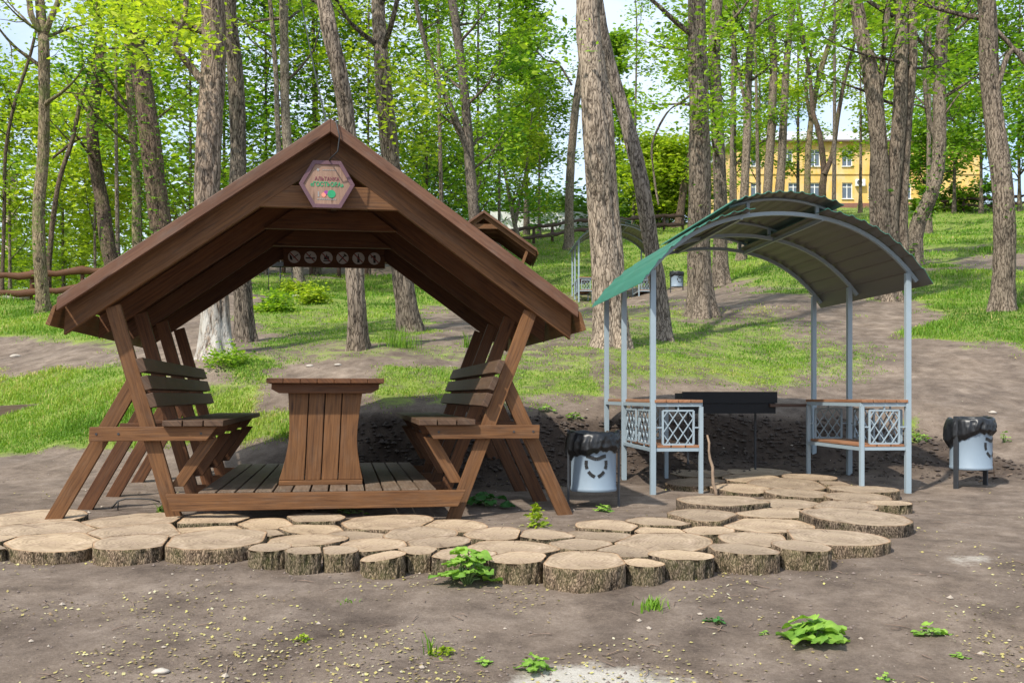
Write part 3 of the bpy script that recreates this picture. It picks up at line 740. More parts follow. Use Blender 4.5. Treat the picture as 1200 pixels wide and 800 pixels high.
# brazier between the counters
def brazier(loc, rz, lab):
    g = thing('brazier', lab, 'grill', loc, rz)
    b = MB(); w, d, z0, z1 = .47, .16, .64, .84
    b.box(-w, w, -d, -d + .02, z0, z1 - .1, 'x'); b.box(-w, w, d - .02, d, z0, z1, 'x'); b.box(-w, -w + .02, -d + .02, d - .02, z0, z1, 'x'); b.box(w - .02, w, -d + .02, d - .02, z0, z1, 'x'); b.box(-w + .02, w - .02, -d + .02, d - .02, z0 + .03, z0 + .05, 'x')
    b.build('fire_box', M['brazier'], g)
    MB().box(-w - .01, w + .012, -d - .015, -d + .004, z1 - .097, z1 + .015, 'x').build('rim_plate', M['brazier'], g)
    for x in (-w + .12, w - .12):
        for y in (d - .06,): MB().bar((x, y, -.3), (x, y, z0 - .001), .018, .018).build('leg', M['dark_steel'], g)
    return g
bl = sp_(1.12, 1.55, 0); brazier((bl.x - .02, bl.y, .05), SPH, 'long charcoal box brazier between the two lattice counters')
rl = MB(); rl.box(-.2, .2, -.1, .1, 0, .03, 'x'); rl = rl.build('side_plank', M['wood_dark'], None, None, .003); rl.location = sp_(1.70, 1.45, .72); rl.rotation_euler = (0, 0, SPH); tag(rl, 'short dark plank shelf bridging the brazier and the farther lattice counter', 'plank')
# stick leaning on the counter
a = Vector(sp_(.455, -.05, .50)); b_ = Vector(sp_(.50, -.16, -.03))
pts = [a.lerp(b_, k / 8) + Vector((.008 * math.sin(k * 1.9), 0, 0)) for k in range(9)]
st = MB().tube(pts, [.008, .010, .010, .012, .013, .013, .015, .015, .012], 9).build('leaning_stick', simple('bare_stick', (.22, .155, .105), .8, 0, .3, 20, .3)); tag(st, 'bare wooden stick leaning on the inner leg of the nearer lattice counter', 'stick')
# ---------------------------------------------------------------- litter bins
def litter_bin(lab, loc, rz, seed, drape):
    rs = random.Random(seed)
    g = thing('litter_bin', lab, 'litter bin', loc, rz, 'round pale blue litter bins')
    r = .178
    MB().lathe([(0.0, .125), (r - .004, .125), (r + .002, .13), (r + .002, .15), (r, .153), (r, .158), (r - .002, .162), (r - .002, .50), (r + .003, .505), (r + .003, .52), (r - .006, .52), (r - .006, .14), (0, .14)], 48).build('bin_body', M['bin'], g)
    for s in (-1, 1):
        MB().box(s * (r + .018) - .009, s * (r + .018) + .009, -.022, .022, -.06, .60, 'z').build('stand_post', M['dark_steel'], g, None, .002)
        MB().bar((s * (r + .002), 0, .46), (s * (r + .01), 0, .46), .02, .02).build('pivot', M['dark_steel'], g)
    # shield emblem of dark slots on the front of the drum
    e = MB()
    def arc_patch(pts, w):
        for (a0, z0), (a1, z1) in zip(pts[:-1], pts[1:]):
            d = math.hypot(a1 - a0, z1 - z0); nxx, nzz = -(z1 - z0) / d * w / 2, (a1 - a0) / d * w / 2
            V = []
            for a, z in ((a0 + nxx, z0 + nzz), (a0 - nxx, z0 - nzz), (a1 - nxx, z1 - nzz), (a1 + nxx, z1 + nzz)):
                th = -math.pi / 2 + a / r; V.append(((r + .0006) * math.cos(th), (r + .0006) * math.sin(th), z))
            e.add(V, [(0, 1, 2, 3)])
    ec, ez = (.02 if seed == 1 else .045), .325
    arc_patch([(ec - .078 + .0156 * k, ez + .068 + .011 * math.cos(k * .63)) for k in range(11)], .027)
    for pl in ([(-.078, .045), (-.080, .010), (-.072, -.020)], [(.078, .045), (.080, .010), (.072, -.020)], [(-.062, -.040), (-.040, -.064), (-.012, -.080)], [(.062, -.040), (.040, -.064), (.012, -.080)]):
        arc_patch([(ec + a, ez + b) for a, b in pl], .026)
    e.build('shield_emblem', M['black'], g)
    # bin bag folded over the rim
    K, J = 140, 30; V = []
    for j in range(J):
        q = j / (J - 1)
        for k in range(K):
            th = 2 * math.pi * k / K; wv = .5 + .5 * math.sin(th + drape); cs_, sn_ = math.cos(th), math.sin(th)
            skirt = .125 + .13 * wv ** 2 + .035 * float(vn(cs_ * 2.2 + seed, sn_ * 2.2, 1)) + .015 * float(vn(cs_ * 7, sn_ * 7 + seed, 2))
            fold = 1.0 - 2.2 * abs(float(vn(cs_ * 5 + q * 1.5 + seed, sn_ * 5 - q, q * 1.2))) - .8 * abs(float(vn(cs_ * 13 - q * 2, sn_ * 13 + seed, q * 4)))
            rim = .575 + .016 * float(vn(cs_ * 2, sn_ * 2, seed * 3.0))
            if q < .3: rr = r - .012; z = .50 + (q / .3) * (rim - .5)
            elif q < .45: p = (q - .3) / .15; rr = r - .012 + .030 * p; z = rim + .012 * math.sin(p * math.pi)
            else:
                p = (q - .45) / .55; rr = r + .018 + (.008 + .016 * wv) * math.sin(p * math.pi * .8 + .2) + .013 * fold * min(1, p * 3); z = rim - p * skirt
                rr = max(rr - .03 * max(0, p - .75) / .25, r + .005)
            V.append((rr * cs_, rr * sn_, z))
    V = np.array(V); V += .004 * np.stack([fbm(V[:, 0] * 40, V[:, 1] * 40, V[:, 2] * 40 + i * 9, 3) for i in range(3)], 1)
    fs = [(j * K + k, j * K + (k + 1) % K, (j + 1) * K + (k + 1) % K, (j + 1) * K + k) for j in range(J - 1) for k in range(K)]
    bg = MB(); bg.add(V, fs, None, True); bg.build('bin_bag', M['bag'], g)
    MB().lathe([(0, .46), (r - .03, .47), (r - .014, .505)], 24).build('bag_bottom', M['bag'], g)
    return g
litter_bin('pale blue litter bin with black bag, standing beside the gazebo leg', (.637 + .0, 8.0, zat(.637, 8.0)), R(-4), 1, -1.2)
x_, y_, z_ = hit(1137, 562, 6, 12)
b2 = litter_bin('pale blue litter bin with black bag, alone by the earth bank beyond the shelter', (4.10, 9.15, zat(4.10, 9.15) + .03), R(28), 2, -.6)
b3 = litter_bin('distant small litter bin with black bag, near the far steel shelter', ((793 - 600) / F * 30.5, 30.5, zat(4.9, 30.5) + .02), R(10), 3, .1)
b3.scale = (1.0, 1.0, 1.0)
# ---------------------------------------------------------------- log-slice paving
DISCS = [  # px centre, py centre of the cut face, half width px, height m, label
 (38,606,50,.10,'pale large log slice at the photo\'s edge behind the others, nearest the gazebo\'s outer leg'),
 (62,620,53,.10,'long oval log slice overlapped by the greenish-barked front slice, leftmost part of the path'),
 (5,631,20,.11,'cut-off log slice at the left end of the path, second from the edge corner'),
 (-4,641,13,.10,'tiny corner log slice at the lowest left end of the path'),
 (66,633,54,.115,'wide oval slice with greenish bark, leftmost whole one of the front row'),
 (152,611,55,.08,'long pale oval log slice in the back row just under the gazebo\'s left foot'),
 (158,622,52,.08,'flat log slice behind the round ribbed-bark slice near the left end'),
 (158,634,40,.125,'round log slice with evenly ribbed grey bark, second whole one in the front row'),
 (247,610,38,.07,'thin log slice directly below the left end of the gazebo floor beam'),
 (248,620,42,.07,'greyish flat log slice tucked behind the big craggy-barked slice'),
 (253,631,56,.125,'big log slice with craggy flaking yellowish bark in the front row left of the table'),
 (312,613.5,35,.08,'flat log slice in the back row below the floor beam, left of the table'),
 (365,608,32,.07,'log slice at the back row straight below the table'),
 (452,612,50,.085,'largest flat slice in the back row below the right half of the floor beam'),
 (312,624,20,.08,'small log slice wedged behind the short upright stump slices'),
 (365,618,36,.08,'flat log slice in the middle row below the table'),
 (420,627,33,.08,'small ribbed-edge log slice in the middle row right below the table'),
 (493,625,40,.09,'log slice with bright splintered bark in the middle row near the right bench foot'),
 (535,615.5,33,.09,'log slice touching the foot of the gazebo\'s right front post'),
 (358,632,43,.09,'wide pale log slice right behind the narrow front stumps below the table'),
 (438,638,36,.10,'log slice behind the split slanting stump in the front row'),
 (514,634.5,34,.10,'pale log slice behind the leafy burdock plant'),
 (317,640.5,22,.15,'narrow stump slice with pale mossy bark, left of the trio of narrow front stumps'),
 (359,644,21,.16,'narrow dark grey stump slice, middle of the trio of narrow front stumps'),
 (396,644,21,.15,'narrow grey stump slice leaning dark, right of the trio of narrow front stumps'),
 (450,651,24,.135,'split narrow stump slice with slanting cracked top in the front row'),
 (489,644,21,.15,'narrow round stump slice just left of the leafy burdock plant'),
 (543,648,33,.14,'log slice partly covered by the leafy burdock plant in front'),
 (583,625,32,.09,'left one of two joined flat slices before the gazebo\'s outer right leg'),
 (638,626,33,.09,'right one of two joined flat slices before the gazebo\'s outer right leg'),
 (600,641,47,.10,'long oval log slice with a cracked face behind the mossy front slice'),
 (608,653,31,.16,'front slice with green mossy bark just right of the burdock plant'),
 (685,656,45,.165,'biggest round slice of the front row with deep furrowed brown bark'),
 (681,637,33,.10,'round pale log slice right behind the biggest front slice'),
 (703,626,35,.09,'flat log slice right of the gazebo\'s outer right leg foot'),
 (712,617,35,.09,'log slice in the back row just in front of the litter bin by the gazebo'),
 (774,611,36,.09,'round log slice at the inner edge of the path below the nearer counter'),
 (774,622,29,.08,'half hidden log slice in front of the inner-edge slice below the nearer counter'),
 (732,645,30,.11,'medium log slice behind the smallest dark front stump'),
 (753,659,21.5,.14,'smallest dark-barked stump slice in the front row, beside the biggest slice'),
 (777,634,52,.10,'wide bright oval log slice behind the pale-barked front slice'),
 (798,650,33,.15,'pale-topped front slice with shaggy mossy bark, at the middle of the path\'s bend'),
 (823,604,38,.09,'bright oval slice on the inner edge of the path, below the leaning stick'),
 (829,621,28,.09,'log slice with a mossy notch in the middle of the path\'s bend'),
 (886,631,39,.09,'bright log slice surrounded by others behind the flaky-barked front slice'),
 (872,643,36,.155,'front slice with flaky bark and orange chips at the path\'s bend'),
 (938,639,30,.16,'smooth-barked grey-green front slice left of the big two-lobed slice'),
 (977,629,54,.12,'big two-lobed pale slice at the right front corner of the path'),
 (1003,604.5,55,.12,'very large oval slice with dark bark at the right edge of the path'),
 (898,615,48,.09,'double heart-shaped slice in the middle of the right part of the path'),
 (908,600.5,39,.09,'greyish centre slice of the right part of the path'),
 (850,586,49,.11,'large shaded slice with orange bark edge beside the leaning stick\'s foot'),
 (920,590,36,.08,'slice between the large shaded slice and the broad centre slice'),
 (990,592.5,32,.08,'flat oval slice behind the very large right-edge slice'),
 (957,598,14,.08,'tiny filler slice among the large slices of the right part'),
 (1042,589,22,.11,'small outermost slice at the far right end of the path'),
 (1005,582,33,.09,'slice before the farther counter\'s legs, next to the outermost small one'),
 (1010,572.5,34,.10,'slice with dark bark under the farther counter\'s front legs'),
 (935,577,34,.09,'greyish broad slice in the far right part before the brazier'),
 (977,566,15.5,.07,'little slice at the foot of the farther counter\'s inner leg'),
 (921,566.5,40,.07,'long slice lying before the brazier'),
 (949,558.5,27,.07,'back slice beside the farther counter\'s rear inner leg'),
 (869,571.5,31,.09,'slice with reddish rim in the shelter\'s shade'),
 (880,560,30,.07,'pale back slice under the left half of the brazier'),
 (888,552.5,34,.06,'rearmost pale slice nearest the earth bank under the brazier'),
 (818,565,32,.11,'dark shaded slice under the inner edge of the nearer counter'),
 (822,553.5,30,.07,'rearmost dark slice under the nearer counter'),
 (843,569,12,.08,'tiny shaded filler slice beside the leaning stick'),
]
pl = []
for (px, py, hw, h, lab) in DISCS:
    h = h * (.70 if h > .112 else .62) + (.014 * math.sin(px * 12.9 + py * 7.1) if h < .12 else 0)
    # centre where the pixel ray meets the plane h above the earth
    d = np.geomspace(4, 12, 2500); x = (px - 600) / F * d; q = HY + F * (H - (zbase(x, d) + h)) / d
    i = int(np.argmax(q <= py)); pl.append([x[i], d[i], hw * d[i] / F * 1.03, h, lab])
P0 = np.array([[a, b, r] for a, b, r, _, _ in pl])
# gentle relaxation so slices nestle instead of interpenetrating
Q = P0.copy()
for it in range(60):
    for i in range(len(Q)):
        for j in range(i):
            dx = Q[j, :2] - Q[i, :2]; dist = math.hypot(*dx); need = (Q[i, 2] + Q[j, 2]) * .93
            if dist < need and dist > 1e-4:
                k = (need - dist) / dist * .10; w = np.array([.25, .8])
                Q[j, :2] += dx * k * w; Q[i, :2] -= dx * k * w
    Q[:, :2] += (P0[:, :2] - Q[:, :2]) * .14
for i, (_, _, _, h, lab) in enumerate(pl):
    cx, cy, r = Q[i]; n = 64; rs = random.Random(i * 13 + 5)
    th = np.linspace(0, 2 * math.pi, n, endpoint=False)
    rad = r * 1.13 * (1 + .07 * vn(np.cos(th) * 1.3 + i * 3.1, np.sin(th) * 1.3, 0) + .035 * vn(np.cos(th) * 4 + i, np.sin(th) * 4, 5))
    if i == 47: rad *= 1 + .10 * np.cos(2 * th - .5)
    for j in range(len(Q)):
        if j == i: continue
        dx = Q[j, 0] - cx; dy = Q[j, 1] - cy; D = math.hypot(dx, dy)
        if D > 1.6: continue
        m = (D * D + r * r - Q[j, 2] ** 2) / (2 * D) - .006
        c = (np.cos(th) * dx + np.sin(th) * dy) / D
        lim = np.where(c > .05, max(m, .03) / np.maximum(c, .05), 9)
        rad = np.minimum(rad, lim)
    rad = (np.roll(rad, 1) + rad * 2 + np.roll(rad, -1)) / 4
    gzz = float(zbase(np.array([cx]), np.array([cy]))[0])
    zt = gzz + h; tilt = (rs.uniform(-.045, .045), rs.uniform(.01, .085))
    if lab.startswith('split narrow'): tilt = (.16, .05)
    if 'greenish bark, first' in lab: tilt = (.07, .05)
    V = [(0, 0, 0)]; tones = [0.0]; fs = []
    for ring_, f in enumerate((.35, .7, .9, .985)):
        for k in range(n): V.append((rad[k] * f * math.cos(th[k]), rad[k] * f * math.sin(th[k]), 0)); tones.append(f)
    V = np.array(V); V[:, 2] = V[:, 0] * tilt[0] + V[:, 1] * tilt[1] + .003 * fbm(V[:, 0] * 12 + i, V[:, 1] * 12, 0, 2)
    faces = [(0, 1 + k, 1 + (k + 1) % n) for k in range(n)]
    me = bpy.data.meshes.new('log_slice')
    fq = list(faces)
    for q in range(3):
        fq += [(1 + q * n + k, 1 + (q + 1) * n + k, 1 + (q + 1) * n + (k + 1) % n, 1 + q * n + (k + 1) % n) for k in range(n)]
    me.from_pydata(V.tolist(), [], fq); me.polygons.foreach_set('use_smooth', [True] * len(fq)); me.materials.append(M['cut']); me.update()
    a = me.attributes.new('tone', 'FLOAT', 'POINT'); a.data.foreach_set('value', np.array(tones, np.float32))
    o = bpy.data.objects.new('log_slice', me); COL.objects.link(o); o.location = (cx, cy, zt)
    tag(o, lab, 'log slice', 'sawn log slices paving the ground')
    # bark ring
    nb = 160; tb = np.linspace(0, 2 * math.pi, nb, endpoint=False)
    rb = np.interp(tb, np.append(th, 2 * math.pi), np.append(rad, rad[0])); J = 9; VB = []; TB = []
    # inner lip ring joins the cut face
    for j in range(-1, J):
        zz = 0 if j <= 0 else -(h + .06) * j / (J - 1)
        rr_ = rb * .985 if j < 0 else rb
        x = rr_ * np.cos(tb); y = rr_ * np.sin(tb)
        fr = 9 / max(r, .1) * .25
        f = fbm(np.cos(tb) * r * 38 + i, np.sin(tb) * r * 38, zz * 7 + i, 3)
        rid = 1 - np.abs(f) * 2.2
        amp = .0 if j < 0 else (.004 if j == 0 else .011)
        # bark stays inside the footprint so neighbours do not meet
        x = x * (1 - (1 - rid) * amp / r); y = y * (1 - (1 - rid) * amp / r)
        z = zz + (x * tilt[0] + y * tilt[1])
        VB.append(np.stack([x, y, z], 1)); TB.append(np.clip(.2 + .6 * rid, 0, 1) if j > 0 else np.full(nb, .7))
    VB = np.concatenate(VB); TB = np.concatenate(TB); ii = np.arange((J + 1) * nb).reshape(J + 1, nb); nxt = np.roll(ii, -1, 1)
    FB = np.stack([ii[:-1], ii[1:], nxt[1:], nxt[:-1]], -1).reshape(-1, 4)
    npmesh('bark', VB, FB, M['bark_log'], o, True, TB)
# ---------------------------------------------------------------- trees
def catmull(P, m):
    P = np.array(P, float); n = len(P); out = []
    E = np.vstack([2 * P[0] - P[1], P, 2 * P[-1] - P[-2]])
    for i in range(n - 1):
        p0, p1, p2, p3 = E[i:i + 4]
        for t in np.linspace(0, 1, m, endpoint=False):
            out.append(.5 * ((2 * p1) + (-p0 + p2) * t + (2 * p0 - 5 * p1 + 4 * p2 - p3) * t * t + (-p0 + 3 * p1 - 3 * p2 + p3) * t ** 3))
    out.append(P[-1]); return np.array(out)
def limb(P, seg, n, furrow, seed, flare=0):
    """tapered limb with furrowed bark; P rows are x,y,z,radius"""
    C = catmull(P, seg); m = len(C); th = np.linspace(0, 2 * math.pi, n, endpoint=False)
    L_ = np.concatenate([[0], np.cumsum(np.linalg.norm(np.diff(C[:, :3], axis=0), axis=1))])
    T = np.gradient(C[:, :3], axis=0); T /= np.linalg.norm(T, axis=1)[:, None] + 1e-9
    A = np.cross(T, [0, 1, .001]); A /= np.linalg.norm(A, axis=1)[:, None] + 1e-9; B = np.cross(A, T)
    r = C[:, 3][:, None] * np.ones((1, n))
    if flare: 
        q = np.exp(-L_ / (C[0, 3] * 1.4))[:, None]
        r = r * (1 + flare * q * (1 + .7 * np.sin(th * 4 + seed)[None] * .6 + .4 * np.sin(th * 7 + seed * 2)[None]))
    rad0 = C[:, 3][:, None]
    cx = np.cos(th)[None] * rad0; cy = np.sin(th)[None] * rad0; zz = L_[:, None]
    f = fbm((cx + seed) * 16, cy * 16, zz * 3.2 + seed, 4)
    rid = np.clip(1 - np.abs(f) * 2.6, -.6, 1)
    lump = vn(cx * 3 + seed, cy * 3, zz * 1.3)
    r = r + furrow * (rid - .6) + .07 * rad0 * lump
    V = C[:, None, :3] + A[:, None] * (np.cos(th)[None, :, None] * r[..., None]) + B[:, None] * (np.sin(th)[None, :, None] * r[..., None])
    V = V.reshape(-1, 3); ii = np.arange(m * n).reshape(m, n); nx_ = np.roll(ii, -1, 1)
    Fq = np.stack([ii[:-1], ii[1:], nx_[1:], nx_[:-1]], -1).reshape(-1, 4)
    return V, Fq[:, ::-1], np.clip(.5 + .5 * rid, 0, 1).ravel()
def merge(parts):
    V = []; Fs = []; T = []; b = 0
    for v, f, t in parts: V.append(v); Fs.append(f + b); T.append(t); b += len(v)
    return np.concatenate(V), np.concatenate(Fs), np.concatenate(T)
def leaves(C, size, rg, tone=None, flat=.5):
    """rhombic leaves at centres C"""
    n = len(C); a = rg.normal(size=(n, 3)); a[:, 2] *= .5; a /= np.linalg.norm(a, axis=1)[:, None]
    b = rg.normal(size=(n, 3)); nrm = np.cross(a, b); nrm[:, 2] = np.abs(nrm[:, 2]) + flat; nrm /= np.linalg.norm(nrm, axis=1)[:, None]
    a = a - nrm * (a * nrm).sum(1)[:, None]; a /= np.linalg.norm(a, axis=1)[:, None]
    b = np.cross(nrm, a); s = size * rg.uniform(.4, 1.45, n)[:, None]
    V = np.stack([C - a * s * .55, C + b * s * .3 + nrm * s * .06, C + a * s * .6, C - b * s * .3 + nrm * s * .06], 1).reshape(-1, 3)
    Fq = np.arange(4 * n).reshape(n, 4)
    if tone is None: tone = rg.uniform(0, 1, n)
    return V, Fq, np.repeat(tone, 4)
def grow_branch(p, d, Ln, r, rg, up=.25, k=6, wob=.25):
    pts = [np.append(p, r)]; d = d / np.linalg.norm(d)
    for i in range(k):
        d = d + rg.normal(size=3) * wob * .5 + np.array([0, 0, up * .3]); d /= np.linalg.norm(d)
        p = p + d * Ln / k; pts.append(np.append(p, max(r * (1 - (i + 1) / (k + .6)), .004)))
    return np.array(pts)
def crown(stems, z0, z1, nb, bl, lsize, per, spread, rg, up=.3, sub=4, tri=5, minr=.02):
    """branches from stems (arrays x,y,z,r) between heights z0..z1, leaves round the twigs"""
    BR = []; LC = []; LT = []
    for i in range(nb):
        S = stems[rg.integers(len(stems))]; 
        zc = rg.uniform(max(z0, S[0, 2]), min(z1, S[-1, 2])) if min(z1, S[-1, 2]) > max(z0, S[0, 2]) else None
        if zc is None: continue
        p = np.array([np.interp(zc, S[:, 2], S[:, k]) for k in range(4)]); q = (zc - z0) / max(z1 - z0, .1)
        az = rg.uniform(0, 2 * math.pi); el = rg.uniform(.05, .9)
        d = np.array([math.cos(az) * math.cos(el), math.sin(az) * math.cos(el), math.sin(el)])
        Ln = bl * rg.uniform(.55, 1.2) * (1 - .35 * q)
        b = grow_branch(p[:3], d, Ln, max(min(p[3] * .45, .06), minr), rg, up); BR.append((b, 7))
        bt = rg.uniform(0, 1)
        for j in range(sub):
            t = rg.uniform(.3, 1); k = t * (len(b) - 1); ki = int(min(k, len(b) - 2)); o = b[ki] * (1 - (k - ki)) + b[ki + 1] * (k - ki)
            d2 = d + rg.normal(size=3) * .8; tw = grow_branch(o[:3], d2, Ln * rg.uniform(.25, .5), max(o[3] * .6, minr * .4), rg, .1, 4); BR.append((tw, tri))
            m = int(per * rg.uniform(.5, 1.4)); tt = rg.uniform(.15, 1.1, m) * (len(tw) - 1); ti = np.clip(tt.astype(int), 0, len(tw) - 2); fr = (tt - ti)[:, None]
            c = tw[ti, :3] * (1 - fr) + tw[ti + 1, :3] * fr
            c = c + rg.normal(size=(m, 3)) * spread * np.array([1, 1, .5])
            LC.append(c); LT.append(np.clip(.5 + (bt - .5) * .6 + rg.normal(size=m) * .2, 0, 1))
    parts = []
    for b, n in BR: parts.append(limb(b, 2, n, 0, 0))
    return merge(parts) if parts else None, (np.concatenate(LC), np.concatenate(LT)) if LC else None
def P3(px, py, d): return ((px - 600) / F * d, d, H + (HY - py) * d / F)
NT = 0
def tree(lab, path, w, top_h=13, mat='bark', leaf='leaf', stems2=(), crown_py=None, nb=14, bl=2.4, lsize=.09, per=46, spread=.24, group='trees on the slope', name='tree', base_py=None, d=None, furrow=None, extra=None, sub=4, ivy=0, cat='tree', flare=.5, seg=None, z0=None):
    """path: photo points of the trunk axis from the foot upward; w: trunk width in px at foot and at the last point"""
    global NT
    NT += 1; rg = np.random.default_rng(NT * 101)
    if d is None: x, d, z = hit(path[0][0], path[0][1], 9, 110)
    x0, _, zb = P3(path[0][0], path[0][1], d)
    zb = zat(x0, d)
    depth = lambda k: d + .25 * math.sin(k * 1.3 + NT) * (k > 0)
    def mk(pt, wa, wb, first):
        n = len(pt); out = []
        for k, (a, b) in enumerate(pt):
            X_, Y_, Z_ = P3(a, b, d)
            if first and k == 0: Z_ = zb - .12
            out.append([X_, Y_ + (.12 * math.sin(k * 1.7 + NT) if k else 0), Z_, (wa + (wb - wa) * k / (n - 1)) / 2 * d / F * .88])
        return out
    main = mk(path, w[0], w[1], True)
    # carry the stem on above the picture
    def extend(st, hh):
        a = np.array(st[-2]); b = np.array(st[-1]); dr = (b - a)[:3]; dr /= np.linalg.norm(dr) + 1e-9; r = b[3]; p = b[:3].copy(); zt = zb + hh
        while p[2] < zt - .4:
            stp = min(1.6, zt - p[2]); dr = dr * .7 + np.array([rg.normal() * .12, rg.normal() * .12, .5]); dr /= np.linalg.norm(dr); p = p + dr * stp
            r2 = max(.03, b[3] * (1 - (p[2] - b[2]) / max(zt - b[2] + 1, 1)) ** .8); st.append([*p, r2])
        return np.array(st)
    main = extend(main, top_h)
    stems = [main]
    nseg = max(4, int(26 / max(len(main) / 6, 1))) if w[0] > 16 else 5
    if seg: nseg = seg
    nr = 56 if w[0] > 24 else (36 if w[0] > 13 else 16)
    fu = furrow if furrow is not None else min(.022, main[0, 3] * .10)
    parts = [limb(main, nseg, nr, fu, NT, flare)]
    for (pt, wa, wb, up_) in stems2:
        s2 = mk(pt, wa, wb, False); s2 = extend(s2, top_h * up_) if up_ else np.array(s2)
        stems.append(s2); parts.append(limb(s2, 5, 24 if wa > 12 else 12, fu * .7, NT + 3))
    base = (main[0, 0], main[0, 1], zb)
    g = thing(name, lab, cat, base, 0, group)
    V, Fq, T = merge(parts)
    o = npmesh('trunk', V - np.array(base), Fq, M[mat], g, True, T)
    zc0 = z0 if z0 is not None else (P3(0, crown_py, d)[2] if crown_py is not None else zb + top_h * .45)
    if nb:
        br, lv = crown(stems, zc0, zb + top_h, nb, bl, lsize, per, spread, rg, sub=sub, minr=.012 * max(1, d / 25))
        if br is not None: npmesh('branches', br[0] - np.array(base), br[1], M[mat], g, True, np.full(len(br[0]), .35))
        C, tn = lv
        if extra is not None:
            EC = []
            for (px, py, rx, ry, nclump, nl) in extra:
                for q in range(nclump):
                    a = rg.uniform(0, 2 * math.pi); rr = math.sqrt(rg.uniform(0, 1)); X_, Y_, Z_ = P3(px + rx * rr * math.cos(a), py + ry * rr * math.sin(a), d + rg.uniform(-1.2, 1.2))
                    EC.append(np.array([X_, Y_, Z_]) + rg.normal(size=(nl, 3)) * spread * np.array([1.2, 1, .45]))
            EC = np.concatenate(EC); C = np.concatenate([C, EC]); tn = np.concatenate([tn, rg.uniform(.2, 1, len(EC))])
        v, f, t = leaves(C, lsize, rg, tn)
        npmesh('crown', v - np.array(base), f, M[leaf], g, False, t)
    if ivy:
        m = int(ivy); k = rg.uniform(0, 1, m) ** 1.2 * (len(main) - 3); ki = k.astype(int); fr = (k - ki)[:, None]; c = main[ki] * (1 - fr) + main[ki + 1] * fr
        keep = vn(c[:, 2] * 1.1, NT + 0 * c[:, 2], 0) > -.25; c = c[keep]; m = len(c)
        a = rg.uniform(0, 2 * math.pi, m); rr = c[:, 3] + rg.uniform(.01, .12, m); C = c[:, :3] + np.stack([np.cos(a) * rr, np.sin(a) * rr, rg.normal(size=m) * .05], 1)
        v, f, t = leaves(C, lsize * .7, rg); npmesh('ivy_leaves', v - np.array(base), f, M['leaf_d'], g, False, t)
    return g
LY, LM, LD = 'leaf_y', 'leaf', 'leaf_d'
tree('thick tree with patches of old whitewash on its foot, behind the left bench', [(254, 414), (249, 330), (246, 250), (246, 150), (247, 80), (249, 0)], (37, 29), 14, 'bark_white', LY,
     stems2=[([(244, 105), (226, 82), (212, 62), (206, 38), (214, 6)], 10, 7, .75)], crown_py=60, nb=16, extra=[(190, 40, 60, 45, 22, 60), (150, 12, 70, 25, 16, 60)], ivy=0)
tree('reddish-brown straight trunk close beside the whitewashed tree', [(288, 400), (285, 330), (281, 250), (277, 150), (274, 80), (271, 0)], (25, 18), 15, 'bark', LM, crown_py=-60, nb=12)
tree('straight grey-brown trunk seen above the table through the gazebo', [(420, 409), (419, 350), (411, 250), (406, 150), (399, 90), (388, 40), (378, -5)], (26, 19), 14, 'bark', LM, crown_py=40, nb=14)
tree('brown trunk leaning left, seen through the gazebo beside its right rafter', [(482, 388), (473, 330), (463, 250), (456, 170), (450, 100), (446, 50), (442, 0)], (29, 17), 14, 'bark', LY, crown_py=80, nb=18, extra=[(470, 120, 40, 60, 14, 45)], ivy=500)
tree('thickest pale trunk standing between gazebo and shelter', [(716, 405), (712, 330), (706, 250), (700, 180), (694, 100), (690, 0)], (42, 31), 15, 'bark_pale', LM,
     stems2=[([(728, 400), (724, 330), (718, 250), (712, 180), (708, 120), (702, 60)], 24, 16, 0)], crown_py=-80, nb=12, extra=[(640, 60, 30, 50, 4, 25)])
tree('pale slanting trunk crossing behind the shelter\'s nearest post', [(777, 398), (773, 340), (762, 280), (749, 210), (734, 140), (717, 80), (703, 25)], (24, 16), 13, 'bark_pale', LM, crown_py=-40, nb=10)
tree('dark upright trunk rising behind the shelter\'s vent roof', [(823, 371), (820, 300), (819, 200), (818, 100), (818, 0)], (33, 23), 15, 'bark', LM,
     stems2=[([(818, 105), (800, 118), (780, 135), (764, 170), (768, 210), (772, 240)], 4, 2, 0)], crown_py=220, nb=22, bl=2.6, extra=[(790, 60, 50, 50, 14, 45), (790, 110, 55, 35, 12, 40), (850, 140, 30, 50, 8, 40)], ivy=500)
tree('furrowed brown trunk standing right of the yellow house', [(1174, 364), (1176, 300), (1172, 230), (1168, 150), (1162, 80), (1153, 0)], (29, 22), 13, 'bark', LM,
     stems2=[([(1166, 110), (1185, 60), (1210, 85)], 8, 5, 0), ([(1160, 30), (1180, 50), (1205, 85)], 7, 5, 0)], crown_py=60, nb=14, ivy=350)
tree('slim sunny trunk by the rail fence at the left edge', [(52, 367), (49, 300), (46, 240), (48, 180), (52, 120), (54, 60), (49, 38)], (17, 13), 11, 'bark_moss', LY,
     stems2=[([(50, 42), (40, 22), (33, -5)], 9, 7, .9), ([(52, 42), (63, 22), (70, -5)], 9, 7, .9)], crown_py=180, nb=11, bl=2.2, lsize=.10, ivy=300)
tree('dark bent trunk behind the gazebo\'s left eave', [(146, 345), (130, 300), (119, 240), (112, 200), (110, 150), (115, 90), (117, 50), (112, 15)], (21, 11), 14, 'bark_dark', LM,
     stems2=[([(113, 170), (100, 162), (85, 165), (60, 185)], 5, 3, 0)], crown_py=240, nb=15, bl=2.8, lsize=.11, ivy=500)
tree('slender lichen-covered trunk beside the ivy-clad trunk', [(163, 345), (160, 290), (158, 220), (156, 150), (153, 90), (150, 20)], (13, 9), 13, 'bark_moss', LM, crown_py=200, nb=16, lsize=.14, ivy=900)
